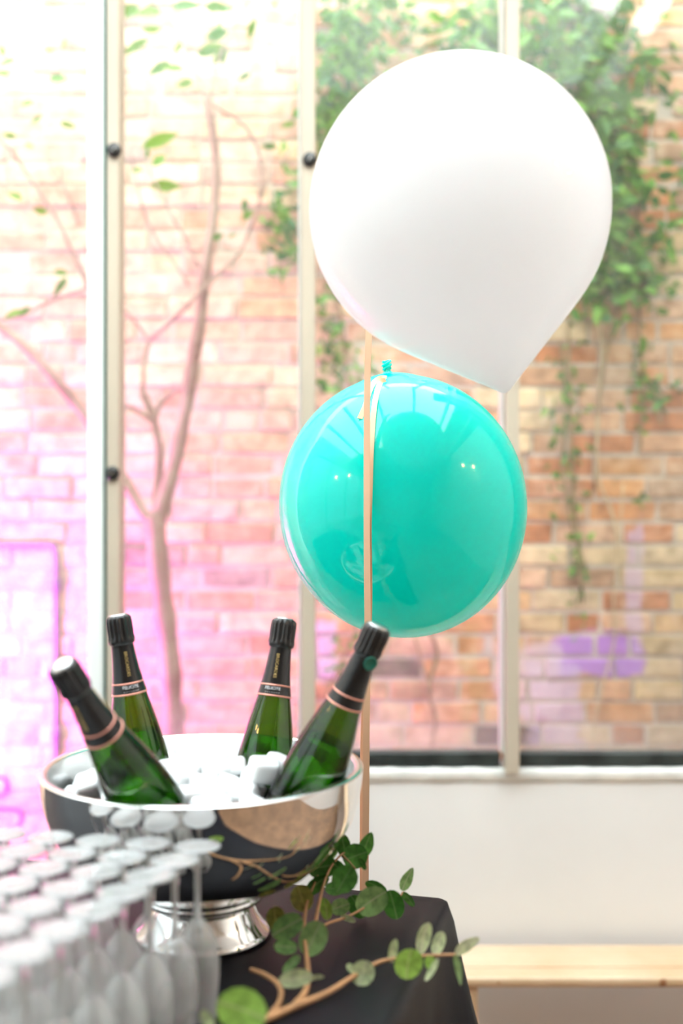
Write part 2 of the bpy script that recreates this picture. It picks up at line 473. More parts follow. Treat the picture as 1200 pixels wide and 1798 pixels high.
def balloon_white():
    m, nt, out = new_mat('pearl_white_latex')
    b = nt.nodes.new('ShaderNodeBsdfPrincipled')
    b.inputs['Base Color'].default_value = (0.86, 0.86, 0.88, 1)
    b.inputs['Roughness'].default_value = 0.13
    b.inputs['Specular IOR Level'].default_value = 0.45
    t = nt.nodes.new('ShaderNodeBsdfTranslucent'); t.inputs[0].default_value = (0.9, 0.9, 0.9, 1)
    x = nt.nodes.new('ShaderNodeMixShader'); x.inputs[0].default_value = 0.5
    nt.links.new(b.outputs[0], x.inputs[1]); nt.links.new(t.outputs[0], x.inputs[2]); nt.links.new(x.outputs[0], out.inputs[0])
    return m
M['balloon_white'] = balloon_white()
def balloon_teal():
    m, nt, out = new_mat('turquoise_latex')
    b = nt.nodes.new('ShaderNodeBsdfPrincipled')
    b.inputs['Base Color'].default_value = (0.0, 0.76, 0.69, 1)
    b.inputs['Roughness'].default_value = 0.10
    b.inputs['Coat Weight'].default_value = 0.3
    t = nt.nodes.new('ShaderNodeBsdfTranslucent'); t.inputs[0].default_value = (0.0, 0.92, 0.82, 1)
    x = nt.nodes.new('ShaderNodeMixShader'); x.inputs[0].default_value = 0.35
    nt.links.new(b.outputs[0], x.inputs[1]); nt.links.new(t.outputs[0], x.inputs[2]); nt.links.new(x.outputs[0], out.inputs[0])
    return m
M['balloon_teal'] = balloon_teal()

# ================================================================== THE SETTING
WD = 2.90          # depth of the glazed wall
BD = 3.70          # depth of the brick wall behind it
PXW = F / WD
XW = lambda px: (px - 600) / PXW
ZW = lambda py: CAM.z - (py - HY) / PXW
ROOM_H = 3.70
SILL_Z = ZW(1349)

structure(link('floor', box_mesh('floor', -2.6, 2.4, -3.2, WD + 0.10, -0.06, 0.0), M['floor']))
structure(link('ground', box_mesh('ground', -4.0, 2.6, WD + 0.10, BD + 0.05, -0.10, -0.02), M['ground']))
structure(link('wall_back', box_mesh('wall_back', -2.6, 2.4, -3.3, -3.2, 0, ROOM_H), M['room_wood']))
wlf = structure(link('wall_left', box_mesh('wall_left', -2.7, -2.6, -3.3, WD + 0.10, 0, 0.95), M['room_white']))
link('upper_wall', box_mesh('upper_wall', -2.7, -2.6, -3.3, WD + 0.10, 3.05, ROOM_H), M['room_white'], wlf)
link('end_pier', box_mesh('end_pier', -2.7, -2.6, -3.3, -2.4, 0.95, 3.05), M['room_white'], wlf)
link('front_pier', box_mesh('front_pier', -2.7, -2.6, 2.3, WD + 0.10, 0.95, 3.05), M['room_white'], wlf)
wl6 = structure(link('window_6', box_mesh('window_6', -2.655, -2.649, -2.4, 2.3, 0.95, 3.05), M['side_pane']))
for y in (-1.22, -0.05, 1.12):
    link('glazing_bar', box_mesh('glazing_bar', -2.68, -2.62, y - 0.03, y + 0.03, 0.95, 3.05), M['mullion'], wl6)
structure(link('wall_right', box_mesh('wall_right', 2.4, 2.5, -3.3, WD + 0.10, 0, ROOM_H), M['room_white']))
structure(link('ceiling', box_mesh('ceiling', -2.7, 2.5, -3.3, -0.05, ROOM_H, ROOM_H + 0.1), M['room_white']))
# lean-to glass roof over the window side of the room
roof = link('window_5', box_mesh('window_5', -2.7, 2.5, -0.05, WD + 0.1, ROOM_H + 0.03, ROOM_H + 0.04), M['roof_pane'])
structure(roof)
for i, x in enumerate((-2.0, -1.2, -0.4, 0.4, 1.2, 2.0)):
    link('rafter', box_mesh('rafter', x - 0.025, x + 0.025, -0.05, WD + 0.1, ROOM_H - 0.06, ROOM_H + 0.03), M['mullion'], roof)

# low plaster wall under the glazing
xl, xr = XW(187), 2.4
structure(link('wall_front', box_mesh('wall_front', xl, xr, WD, WD + 0.10, 0, SILL_Z - 0.035, 0.004), M['plaster']))
# chalky, chipped sill on top of it
bm = bmesh.new()
nx = 160
rows = []
for i in range(nx + 1):
    x = xl + (xr - xl) * i / nx
    j = 0.004 * mnoise.noise(Vector((x * 22, 3.1, 0))) + 0.003 * mnoise.noise(Vector((x * 70, 1.1, 0)))
    k = 0.003 * mnoise.noise(Vector((x * 35, 7.7, 0)))
    rows.append([bm.verts.new((x, WD + 0.0999, SILL_Z + k)), bm.verts.new((x, WD - 0.004 + k, SILL_Z + k)),
                 bm.verts.new((x, WD - 0.008 + j, SILL_Z - 0.008)), bm.verts.new((x, WD - 0.006 + j * 0.6, SILL_Z - 0.030 + j)), bm.verts.new((x, WD - 0.002, SILL_Z - 0.0345)),
                 bm.verts.new((x, WD + 0.0999, SILL_Z - 0.0345))])
for i in range(nx):
    for q in range(6):
        q2 = (q + 1) % 6
        bm.faces.new((rows[i][q], rows[i][q2], rows[i + 1][q2], rows[i + 1][q]))
bm.faces.new(rows[0]); bm.faces.new(rows[-1])
structure(link('trim_1', bm_mesh('sill', bm, True), M['sill']))

# posts and mullions -------------------------------------------------
def stud(parent, px, py, yfront):
    prof = [(0.0, 0.0), (0.0185, 0.0), (0.0185, 0.006), (0.0175, 0.010), (0.013, 0.0125), (0.0, 0.0135)]
    c = Vector((XW(px), yfront, ZW(py)))
    o = link('knob', lathe('knob', prof, 28), M['black_plastic'], parent)
    o.rotation_euler = (math.radians(90), 0, 0)
    o.location = c
    s = link('screw_slot', box_mesh('screw_slot', -0.0012, 0.0012, -0.008, 0.008, 0.0125, 0.0150), M['steel_small'], o)
    s.rotation_euler = (0, 0, random.uniform(-0.9, -0.3))

def mullion(n, x0, x1, bead0, py_bottom, studs):
    z0 = ZW(py_bottom)
    m = link('trim_%d' % n, box_mesh('mullion', XW(x0), XW(x1), WD - 0.035, WD + 0.05, z0, ROOM_H, 0.003, 2), M['mullion'])
    structure(m)
    link('glazing_bead', box_mesh('bead', XW(bead0), XW(x0) - 0.0003, WD - 0.012, WD + 0.045, max(z0, SILL_Z + 0.04), ROOM_H, 0.002), M['bead'], m)
    for (px, py) in studs:
        stud(m, px, py, WD - 0.035)
    return m
mullion(2, 193, 213.5, 189, 1350, [(206, 272), (203, 832)])
mullion(3, 530, 554, 524, 1354, [(545, 288)])
mullion(4, 885, 909, 880, 1354, [])
# white door post and the dark glass edge beside it
wp = link('trim_5', box_mesh('white_post', XW(156), XW(184.5), WD - 0.02, WD + 0.06, 0.0, ROOM_H, 0.008, 3), M['white_post'])
structure(wp)
link('glass_edge', box_mesh('glass_edge', XW(185), XW(187.6), WD - 0.012, WD + 0.05, 0.0, ROOM_H), M['seal'], wp)

# dark bottom rails and panes (pane edges sit in the beads)
def rail(n, x0, x1, py0, py1):
    structure(link('trim_%d' % n, box_mesh('bottom_rail', XW(x0), XW(x1), WD + 0.004, WD + 0.05, ZW(py1), ZW(py0), 0.003), M['rail']))
rail(6, 214, 523.5, 1322, 1347)
rail(7, 554.5, 879.5, 1322, 1347)
rail(8, 909.5, 600 + 2.4 * PXW, 1323, 1346)
def pane(n, x0, x1, z0, tilt=0.0):
    me = box_mesh('pane', 0, XW(x1) - XW(x0), 0, 0.006, 0, ROOM_H - z0 - 0.01)
    o = link('window_%d' % n, me, M['pane']); o.location = (XW(x0), WD + 0.025, z0)
    o.rotation_euler = (0, 0, tilt)
    structure(o)
pane(1, 600 - 2.6 * PXW, 155.5, 0.02)
pane(2, 214, 523.5, ZW(1322) - 0.004)
pane(3, 554.5, 879.5, ZW(1322) - 0.004)
pane(4, 909.5, 600 + 2.39 * PXW, ZW(1323) - 0.004)

# brick wall across the courtyard -------------------------------------
BPX = F / BD
COURSE = 39.4 / BPX           # brick + joint height
STR = 122.0 / BPX             # stretcher + joint length
JOINT = 0.011
Z_REF = CAM.z - (838 - HY) / BPX   # a bed joint lies on pixel row 838
WALL_H = 4.1
wall = structure(link('wall_courtyard', box_mesh('wall_courtyard', -3.6, 2.4, BD + 0.002, BD + 0.22, -0.02, WALL_H), M['mortar']))

def brick_verts(w, h, d, seed):
    rnd = random.Random(seed)
    bm = bmesh.new()
    bmesh.ops.create_cube(bm, size=1.0)
    for v in bm.verts:
        v.co = Vector((v.co.x * w, v.co.y * d, v.co.z * h))
        v.co += Vector((rnd.uniform(-1, 1) * 0.003, rnd.uniform(-1, 1) * 0.002, rnd.uniform(-1, 1) * 0.002))
    bmesh.ops.bevel(bm, geom=bm.edges[:], offset=0.004, segments=1, affect='EDGES')
    return bm_mesh('brick', bm)

bh = COURSE - JOINT
variants = {}
for kind, w in (('s', STR - JOINT), ('h', STR / 2 - JOINT), ('q', STR * 0.75 - JOINT)):
    variants[kind] = [brick_verts(w, bh, 0.05, 11 * i + len(kind) + ord(kind)) for i in range(5)]
    for me in variants[kind]: me.materials.append(M['brick_one'])

PAL = [(0.56, 0.26, 0.11), (0.60, 0.31, 0.14), (0.52, 0.22, 0.10), (0.62, 0.40, 0.21), (0.64, 0.47, 0.26),
       (0.66, 0.50, 0.31), (0.46, 0.28, 0.17), (0.58, 0.34, 0.20), (0.62, 0.40, 0.26)]
rb = random.Random(42)
bricks = []
k0 = int(math.floor((0.0 - Z_REF) / COURSE)); k1 = int(math.ceil((WALL_H - 0.05 - Z_REF) / COURSE))
for k in range(k0, k1):
    zc = Z_REF + (k + 0.5) * COURSE
    if zc - bh / 2 < 0 or zc + bh / 2 > WALL_H: continue
    x = -3.5 + (0.5 * STR if k % 2 else 0.0) + rb.uniform(-0.02, 0.02)
    while x < 2.3:
        u = rb.random()
        kind = 's' if u < 0.68 else ('h' if u < 0.9 else 'q')
        w = {'s': STR, 'h': STR / 2, 'q': STR * 0.75}[kind]
        c = Vector(rb.choice(PAL)) * rb.uniform(0.82, 1.12)
        if rb.random() < 0.035: c = Vector((0.13, 0.085, 0.065))
        # bricks towards the left are painted paler for the overexposed light there
        pale = min(1.0, max(0.0, (0.35 - x) / 1.1)) * 0.55 * rb.uniform(0.5, 1.2)
        c = c.lerp(Vector((0.74, 0.60, 0.50)), min(0.8, pale))
        px = 600 + (x + w / 2) * BPX; py = HY + (CAM.z - zc) * BPX
        hidden = (-30 > px or px > 1230 or py < -20 or py > 1460 or (px > 110 and py > 1330) or
                  (px - 806) ** 2 + (py - 372) ** 2 < 235 ** 2 or (px - 707) ** 2 + (py - 888) ** 2 < 190 ** 2)
        bricks.append((hidden, kind, x + w / 2, zc, c, rb.randrange(5), rb.uniform(-0.004, 0.004), rb.uniform(-0.006, 0.006)))
        x += w
front = [b for b in bricks if not b[0]]
front.sort(key=lambda b: abs(600 + b[2] * BPX - 600) / 600 + abs(HY + (CAM.z - b[3]) * BPX - 700) / 1100 - (0.3 if b[1] == 's' else 0))
singles = front[:298]
rest = front[298:] + [b for b in bricks if b[0]]
for (hd, kind, x, z, c, vi, dy, rz) in singles:
    o = link('brick', variants[kind][vi], None, wall)
    o.location = (x, BD + 0.022 + dy, z)
    o.rotation_euler = (0, rz * 0.6, 0)
    o.color = (*c, 1)
V, Fc, Cc = [], [], []
for (hd, kind, x, z, c, vi, dy, rz) in rest:
    me = variants[kind][vi]; b0 = len(V)
    for v in me.vertices: V.append((v.co.x + x, v.co.y + BD + 0.022 + dy, v.co.z + z))
    for p in me.polygons:
        Fc.append(tuple(b0 + q for q in p.vertices)); 
    Cc.extend([(*c, 1)] * len(me.vertices))
me = mesh_from('bricks_beyond', V, Fc)
ca = me.color_attributes.new('brick_colour', 'FLOAT_COLOR', 'POINT')
for i, c in enumerate(Cc): ca.data[i].color = c
o = link('brickwork', me, M['brick_many'], wall); o['kind'] = 'stuff'

# unseen dark side wall, added to cut skylight on the right bricks
structure(link('wall_added_shade', box_mesh('wall_added_shade', 1.50, 1.70, WD + 0.10, BD + 0.22, 0, 5.6), M['old_brick']))
structure(link('wall_added_sun_block', box_mesh('wall_added_sun_block', 2.6, 2.8, -7.0, BD + 0.22, 0, 5.6), M['old_brick']))  # unseen tall wall added to keep the sun off the right bricks

# magenta flood light standing on the courtyard ground, out of the frame on the left
fl = tag(empty('flood_light', (-1.60, 3.18, -0.02)), 'small black flood lamp washing the brick wall magenta, left of the frame', 'lamp')
link('housing', box_mesh('housing', -0.07, 0.07, -0.03, 0.03, 0.78, 0.90, 0.008, 2), M['black_plastic'], fl)
link('stand', tube_mesh('stand', [(0, 0, 0.0), (0, 0, 0.4), (0, 0, 0.79)], 0.010, 0.010, 2), M['black_plastic'], fl)
link('foot', lathe('foot', [(0, 0), (0.09, 0), (0.09, 0.012), (0.02, 0.02), (0, 0.02)], 24), M['black_plastic'], fl)
ld = bpy.data.lights.new('flood_light_beam', 'AREA'); ld.shape = 'RECTANGLE'; ld.size = 0.14; ld.size_y = 0.10
ld.energy = 20; ld.color = (1.0, 0.10, 0.95); ld.spread = math.radians(150)
lo = bpy.data.objects.new('flood_light_beam', ld); COL.objects.link(lo); lo.parent = fl
lo.location = (0.03, 0.045, 0.86)
lo.rotation_euler = (Vector((0.55, 0.50, 0.40))).to_track_quat('-Z', 'Y').to_euler()

# conduit pipe and spray-paint loops on the wall, left ----------------
YB = BD - 0.012
def PB(px, py, D=YB): return P(px, py, D)
cd = tag(empty('conduit_pipe', PB(98, 1455)), 'thin dark conduit pipe bent over brick wall, left edge', 'pipe')
loc = cd.location.copy()
pts = [PB(-60, 957), PB(20, 957), PB(80, 957)] + [PB(93, 960), PB(97, 972)] + [PB(98, 1000), PB(98, 1200), PB(98, 1455)]
link('pipe', tube_mesh('pipe', [p - loc for p in pts], 0.0085, 0.0085, 6, 10), M['conduit'], cd)
for py in (1027, 1290):
    c = PB(98, py) - loc
    o = link('coupling', lathe('coupling', [(0, -0.02), (0.014, -0.02), (0.016, -0.012), (0.016, 0.012), (0.014, 0.02), (0, 0.02)], 20), M['conduit'], cd)
    o.location = c
for pp in ([(-40, 1372), (0, 1365), (14, 1378), (8, 1394), (-6, 1400)],
           [(-30, 1422), (5, 1420), (28, 1422), (38, 1434), (30, 1452)]):
    v, f = [], []
    pl = catmull([PB(a, b, BD - 0.0075) for a, b in pp], 8)
    for i, p in enumerate(pl):
        t = (pl[min(i + 1, len(pl) - 1)] - pl[max(i - 1, 0)]).normalized(); n = Vector((t.z, 0, -t.x)) * 0.0055
        v += [p + n, p - n, p + n + Vector((0, .004, 0)), p - n + Vector((0, .004, 0))]
    for i in range(len(pl) - 1):
        a = i * 4; b_ = a + 4
        f += [(a, b_, b_ + 1, a + 1), (a + 2, a + 3, b_ + 3, b_ + 2), (a, a + 2, b_ + 2, b_), (a + 1, b_ + 1, b_ + 3, a + 3)]
    g_ = link('spray_line', mesh_from('spray_line', v, f), M['spray'], wall)

# ================================================================== TREE IN THE COURTYARD
TD = 3.42
tree = tag(empty('young_tree', P(310, 1500, TD)), 'slim young tree with forked bare trunk before the pale brick wall', 'tree')
tree.location.z = -0.02
tl0 = tree.location.copy()
def PT(px, py, dd=0.0): return P(px, py, TD + dd) - tl0
def branch(name, pts, r0, r1, seg=10):
    """pts in pixels (px, py[, depth offset]); radii in pixels"""
    q = [PT(p[0], p[1], p[2] if len(p) > 2 else 0) for p in pts]
    s = TD / F
    return link(name, tube_mesh(name, q, r0 * s, r1 * s, 7, seg, 0.25), M['bark'], tree)
branch('trunk', [(318, 1990), (308, 1400), (303, 1230), (295, 1130), (283, 1030), (275, 950), (272, 905)], 19, 17, 14)
branch('branch', [(273, 925), (248, 895), (225, 855), (195, 800), (155, 738), (105, 675), (40, 605), (-20, 560), (-80, 520, -0.05)], 12, 7)
branch('branch', [(274, 925), (290, 870), (305, 820), (318, 760), (330, 700), (342, 620), (352, 560), (358, 500), (365, 450), (375, 380), (380, 300), (374, 230), (362, 172)], 14, 6.5)
branch('branch', [(276, 890, 0.02), (279, 840, 0.04), (280, 790, 0.05), (273, 750, 0.04), (264, 718, 0.03), (251, 690, 0.02)], 9, 6)
branch('twig', [(251, 690, .02), (252, 650, .02), (256, 620, .02), (263, 597, .02)], 4, 3.5, 7)
branch('twig', [(263, 597, .02), (300, 565, -.02), (345, 520, -.05), (385, 480, -.04), (422, 442, -.02), (438, 405, 0), (452, 370, 0), (462, 335, 0), (485, 300, 0), (512, 262, .02)], 4, 2, 7)
branch('twig', [(263, 597, .02), (245, 575, .02), (225, 552, 0), (200, 525, 0), (155, 505, 0)], 3.5, 2.4, 7)
branch('twig', [(273, 735, .03), (280, 712, .03), (298, 692, .02), (318, 681, .01), (336, 676, 0)], 4, 5, 7)
branch('twig', [(265, 738, .03), (250, 727, .02), (228, 715, 0), (205, 706, 0), (170, 690, 0)], 4, 2.5, 7)
branch('twig', [(455, 345, 0), (460, 310, 0), (455, 270, 0), (440, 235, 0), (420, 212, 0), (392, 195, 0), (366, 178, 0)], 3.2, 2.6, 7)
branch('twig', [(363, 175, 0), (352, 145, 0), (330, 95, 0), (300, 45, 0), (270, 0, 0), (250, -40, 0)], 3.6, 1.6, 7)
branch('twig', [(370, 180, 0), (376, 140, 0), (386, 100, 0), (405, 62, 0), (425, 25, 0), (445, -10, 0), (460, -40, 0)], 2.8, 1.3, 7)
branch('twig', [(350, 470, 0), (330, 425, 0), (305, 385, 0), (288, 350, 0), (268, 310, 0), (258, 285, 0)], 3.0, 1.4, 7)
branch('twig', [(330, 500, .03), (318, 478, .03), (290, 440, .03), (262, 395, .02), (247, 350, 0), (238, 300, 0), (228, 262, 0)], 2.8, 1.4, 7)
branch('twig', [(155, 505, 0), (140, 468, 0), (120, 425, 0), (95, 375, 0), (68, 335, 0), (45, 300, 0), (20, 265, 0), (-20, 230, 0)], 4.5, 2, 7)
branch('twig', [(155, 505, 0), (120, 517, 0), (85, 530, 0), (45, 550, 0), (0, 562, 0)], 2.6, 3.0, 7)
branch('twig', [(140, 395, 0), (125, 355, 0), (112, 325, 0), (92, 300, 0), (80, 260, 0)], 2.4, 1.2, 7)

def leaf_mesh(name, ratio, fold=0.18, droop=0.15, n=6, point=1.0):
    """unit-length leaf along +x, width = ratio, folded along the midrib"""
    v, f = [], []
    for i in range(n + 1):
        t = i / n
        w = ratio * 0.5 * (math.sin(math.pi * t ** 0.85) ** point)
        z = -droop * t * t
        v += [(t, -w, z + fold * w), (t, 0, z), (t, w, z + fold * w)]
    for i in range(n):
        a = 3 * i; b_ = a + 3
        f += [(a, b_, b_ + 1, a + 1), (a + 1, b_ + 1, b_ + 2, a + 2)]
    return mesh_from(name, v, f, True)

tree_leaf_meshes = [leaf_mesh('tree_leaf', r, 0.25, d) for r, d in ((0.36, 0.1), (0.30, 0.3), (0.5, 0.2))]
for m_ in tree_leaf_meshes: m_.materials.append(M['tree_leaf'])

def face_leaf(o, base, length, ang, tilt, yaw=0.0):
    """leaf at base, axis turned by ang in the picture plane (0 = right, 90 = up), blade tilted by tilt"""
    a = math.radians(ang)
    ax = Vector((math.cos(a) * math.cos(yaw), math.sin(yaw), math.sin(a) * math.cos(yaw)))
    nrm = Vector((0, -1, 0))
    nrm = (nrm - ax * nrm.dot(ax)).normalized()
    nrm = Quaternion(ax, tilt) @ nrm
    y = nrm.cross(ax)
    mt = Matrix.Translation(base) @ Matrix((ax, y, nrm)).transposed().to_4x4() @ Matrix.Diagonal((length, length, length, 1))
    if o is not None: o.matrix_local = mt
    return mt

# (px, py of the base, length px, picture angle, mesh)
TL = [(248, 260, 62, 28, 1), (302, 230, -1, 0, 0), (262, 325, 48, 2, 0), (268, 292, 28, 50, 2), (258, 278, 14, 80, 2), (232, 300, 16, 10, 2), (222, 252, 20, 160, 2),
      (425, 385, 22, 40, 2), (372, 420, 18, 20, 2), (400, 418, 16, 30, 1), (340, 142, 26, 200, 2), (418, 140, 22, 25, 0), (348, 92, 40, 22, 0), (345, 96, 34, 15, 0),
      (372, 112, 30, 45, 0), (300, 108, 38, 215, 0), (262, 68, 44, 205, 1), (325, 122, 34, 175, 0), (362, 68, 34, 20, 2), (300, 12, 44, 8, 0), (360, 14, 30, 0, 2),
      (285, 22, 40, 185, 2), (245, 12, 34, 200, 2), (285, 50, 30, 190, 0), (320, 70, 24, 240, 0), (395, 78, 30, 260, 2), (448, 32, 30, 250, 0), (475, 8, 12, 0, 2),
      (388, 60, 26, 100, 0), (380, 20, 28, 15, 0), (120, 480, 26, 170, 0), (118, 486, 34, 235, 1), (85, 372, 22, 175, 2), (40, 352, 24, 150, 2), (30, 105, 30, 190, 2),
      (85, 140, 28, 10, 2), (20, 130, 26, 175, 0), (60, 178, 20, 200, 2), (105, 215, 26, 340, 0), (75, 205, 20, 200, 2), (30, 240, 22, 170, 0), (40, 545, 28, 200, 0),
      (30, 555, 24, 40, 0), (10, 100, 22, 120, 2), (78, 88, 16, 0, 2), (112, 86, 14, 90, 2), (60, 260, 18, 150, 0), (520, 215, 24, 200, 0), (515, 208, 22, 60, 2), (505, 265, 20, 120, 0)]
lr = random.Random(5)
for (px, py, ln, ang, mi) in TL:
    if ln < 0: continue
    o = link('leaf', tree_leaf_meshes[mi], None, tree)
    face_leaf(o, PT(px, py, lr.uniform(-0.06, 0.03)), ln * 1.25 * TD / F, ang, lr.uniform(-0.45, 0.45), lr.uniform(-0.3, 0.3))

# ================================================================== IVY
def ivy(label, strands, clusters, seed, n_single):
    rnd = random.Random(seed)
    root = tag(empty('climbing_ivy', (0, BD, -0.02)), label, 'ivy')
    base = root.location.copy()
    for (pts, r, mat) in strands:
        q = [P(a, b, BD - 0.02 - rnd.uniform(0, 0.02)) - base for a, b in pts]
        link('vine', tube_mesh('vine', q, r * 0.75 * BD / F, r * 0.5 * BD / F, 6, 6, 0.3), M[mat], root)
    leaves = []
    for (cx, cy_, sx, sy, n, dmin, dmax, lmin, lmax) in clusters:
        for _ in range(int(n * 1.25)):
            px = rnd.gauss(cx, sx * 1.0); py = rnd.gauss(cy_, sy)
            D = BD - rnd.uniform(dmin, dmax)
            leaves.append((px, py, D, rnd.uniform(lmin, lmax), rnd.choice((200, 340, 250, 290, 20, 160, 300, 330)) + rnd.uniform(-25, 25), rnd.uniform(-0.9, 0.9), rnd.uniform(-0.6, 0.6), rnd.randrange(3)))
    def near(l):
        hid = (l[0] - 806) ** 2 + (l[1] - 372) ** 2 < 255 ** 2 or l[1] < -10 or (l[0] - 707) ** 2 + (l[1] - 888) ** 2 < 210 ** 2
        return (hid, l[2] - l[3] * 0.01)
    leaves.sort(key=near)
    for l in leaves[:n_single]:
        o = link('leaf', ivy_meshes[l[7]], None, root)
        face_leaf(o, P(l[0], l[1], l[2]) - base, l[3] * BD / F, l[4], l[5], l[6])
    V, Fc, T = [], [], []
    for l in leaves[n_single:]:
        mt = face_leaf(None, P(l[0], l[1], l[2]) - base, l[3] * BD / F, l[4], l[5], l[6])
        b0 = len(V); tn = rnd.random()
        for v in ivy_meshes[l[7]].vertices: V.append(mt @ v.co); T.append(tn)
        for p in ivy_meshes[l[7]].polygons: Fc.append(tuple(b0 + q for q in p.vertices))
    if V:
        me = mesh_from('foliage', V, Fc, True)
        at = me.attributes.new('tone', 'FLOAT', 'POINT')
        at.data.foreach_set('value', T)
        o = link('foliage', me, M['ivy_leaf'], root); o['kind'] = 'stuff'
    return root

ivy_meshes = [leaf_mesh('ivy_leaf', r, 0.3, d, 4) for r, d in ((0.55, 0.2), (0.40, 0.3), (0.26, 0.25))]
for m_ in ivy_meshes: m_.materials.append(M['ivy_leaf'])

ivy('dense green ivy trailing down the bricks right of the white balloon',
    [([(975, -40), (990, 100), (1035, 200), (1048, 330), (1010, 450), (1000, 600), (1002, 760), (1010, 900), (1025, 1060)], 5, 'vine'),
     ([(1100, -40), (1100, 120), (1115, 260), (1118, 400), (1090, 520), (1060, 650), (1050, 760), (1045, 860)], 5, 'vine'),
     ([(1040, 100), (1055, 170), (1045, 240), (1010, 260)], 3, 'vine_pale'),
     ([(1045, 540), (1058, 600), (1052, 700), (1050, 830), (1075, 900), (1085, 960), (1078, 1050), (1080, 1120), (1060, 1200), (1045, 1270), (1040, 1300)], 3.5, 'vine_pale'),
     ([(1120, 480), (1125, 600), (1130, 700), (1125, 790)], 4, 'vine'),
     ([(1165, 640), (1158, 690), (1160, 740)], 2.5, 'vine_pale'),
     ([(985, 600), (998, 700), (990, 800), (1000, 900), (1030, 1000)], 3.5, 'vine'),
     ([(1095, 850), (1090, 930), (1092, 1000)], 2.5, 'vine_pale')],
    [(965, 60, 35, 70, 150, .02, .16, 20, 36), (1040, 90, 38, 90, 260, .02, .22, 22, 40), (1060, 250, 36, 75, 240, .02, .2, 22, 40), (1075, 400, 34, 60, 190, .02, .18, 20, 36), (1040, 500, 38, 38, 110, .02, .12, 18, 32),
     (1135, 460, 26, 40, 60, .02, .12, 18, 30), (1150, 110, 26, 30, 26, .02, .1, 18, 30), (1190, 330, 14, 80, 26, .02, .1, 16, 26), (1155, 690, 22, 18, 26, .02, .06, 16, 26), (1125, 650, 8, 60, 22, .02, .06, 12, 20),
     (995, 690, 14, 60, 36, .02, .06, 14, 24), (1005, 850, 16, 70, 34, .02, .06, 14, 22), (1020, 990, 12, 50, 26, .02, .06, 12, 20), (1130, 870, 8, 8, 5, .02, .04, 14, 20)],
    21, 295)
ivy('looser green ivy on the bricks between tree and white balloon',
    [([(600, -40), (585, 100), (575, 250), (575, 450), (600, 560), (610, 650), (625, 700)], 5, 'vine'),
     ([(680, -40), (700, 40), (730, 90), (800, 60), (870, 40)], 4, 'vine'),
     ([(640, 1060), (615, 1130), (590, 1180), (570, 1230)], 4, 'vine'),
     ([(755, 1110), (768, 1150), (752, 1210), (765, 1260), (758, 1310)], 5, 'vine'),
     ([(728, 1120), (742, 1165), (760, 1220)], 3.5, 'vine')],
    [(620, 50, 36, 60, 150, .02, .2, 20, 38), (590, 160, 26, 50, 120, .02, .18, 20, 36), (720, 40, 40, 28, 50, .02, .1, 16, 28), (850, 60, 34, 40, 130, .02, .2, 20, 40), (580, 290, 22, 60, 70, .02, .12, 18, 30),
     (505, 370, 24, 40, 50, .02, .1, 18, 32), (500, 440, 22, 26, 22, .02, .1, 16, 26), (580, 560, 18, 60, 50, .02, .08, 16, 28), (600, 640, 14, 22, 20, .02, .08, 14, 24), (600, 1160, 14, 30, 16, .02, .06, 14, 22), (640, 650, 12, 20, 14, .02, .08, 14, 22)],
    22, 290)

# ================================================================== BENCH
bd0, bd1 = 2.66, 2.86
bz = CAM.z - (1716 - HY) / F * bd0
bench = tag(empty('bench', (1.0, (bd0 + bd1) / 2, 0)), 'long varnished pine plank bench along the white wall', 'bench')
bl = bench.location.copy()
for i in range(3):
    y0 = bd0 + i * (bd1 - bd0) / 3; y1 = y0 + (bd1 - bd0) / 3 - 0.002
    me = box_mesh('plank', 0.18 - bl.x, 2.2 - bl.x, y0 - bl.y, y1 - bl.y, bz - 0.027, bz, 0.010 if i == 0 else 0.003, 3)
    pl = link('plank', me, M['pine'], bench)
    if i == 0:
        for (px, w) in ((876, 0.004), (1165, 0.010)):
            x = (px - 600) / F * bd0 - bl.x
            k = link('knot', lathe('knot', [(0, 0), (w, 0), (w * 0.6, 0.0008), (0, 0.001)], 12), M['pine_knot'], pl)
            k.rotation_euler = (math.radians(90), 0, 0); k.location = (x, y0 - bl.y + 0.0003, bz - 0.013)
        for (px, py, w) in ((980, 1697, 0.007), (1000, 1712, 0.004), (905, 1690, .006), (1060, 1706, .005)):
            pass
for x in (0.3, 2.0):
    for y in (bd0 + 0.03, bd1 - 0.03):
        link('leg', box_mesh('leg', x - 0.025 - bl.x, x + 0.025 - bl.x, y - 0.02 - bl.y, y + 0.02 - bl.y, 0, bz - 0.027, 0.003), M['pine'], bench)

# ================================================================== TABLE AND CLOTH
TZ = 1.02
ang = math.radians(15)
ux = Vector((math.cos(ang), -math.sin(ang), 0))      # along the back edge, to the right
uy = Vector((-math.sin(ang), -math.cos(ang), 0))     # along the right edge, towards the camera
corner = Vector((0.153, 1.662, TZ))
TLEN, TWID = 1.70, 0.95
def tpos(a, b, z=0.0):    # a: metres left of the corner, b: metres towards the camera
    return corner - ux * a + uy * b + Vector((0, 0, z))

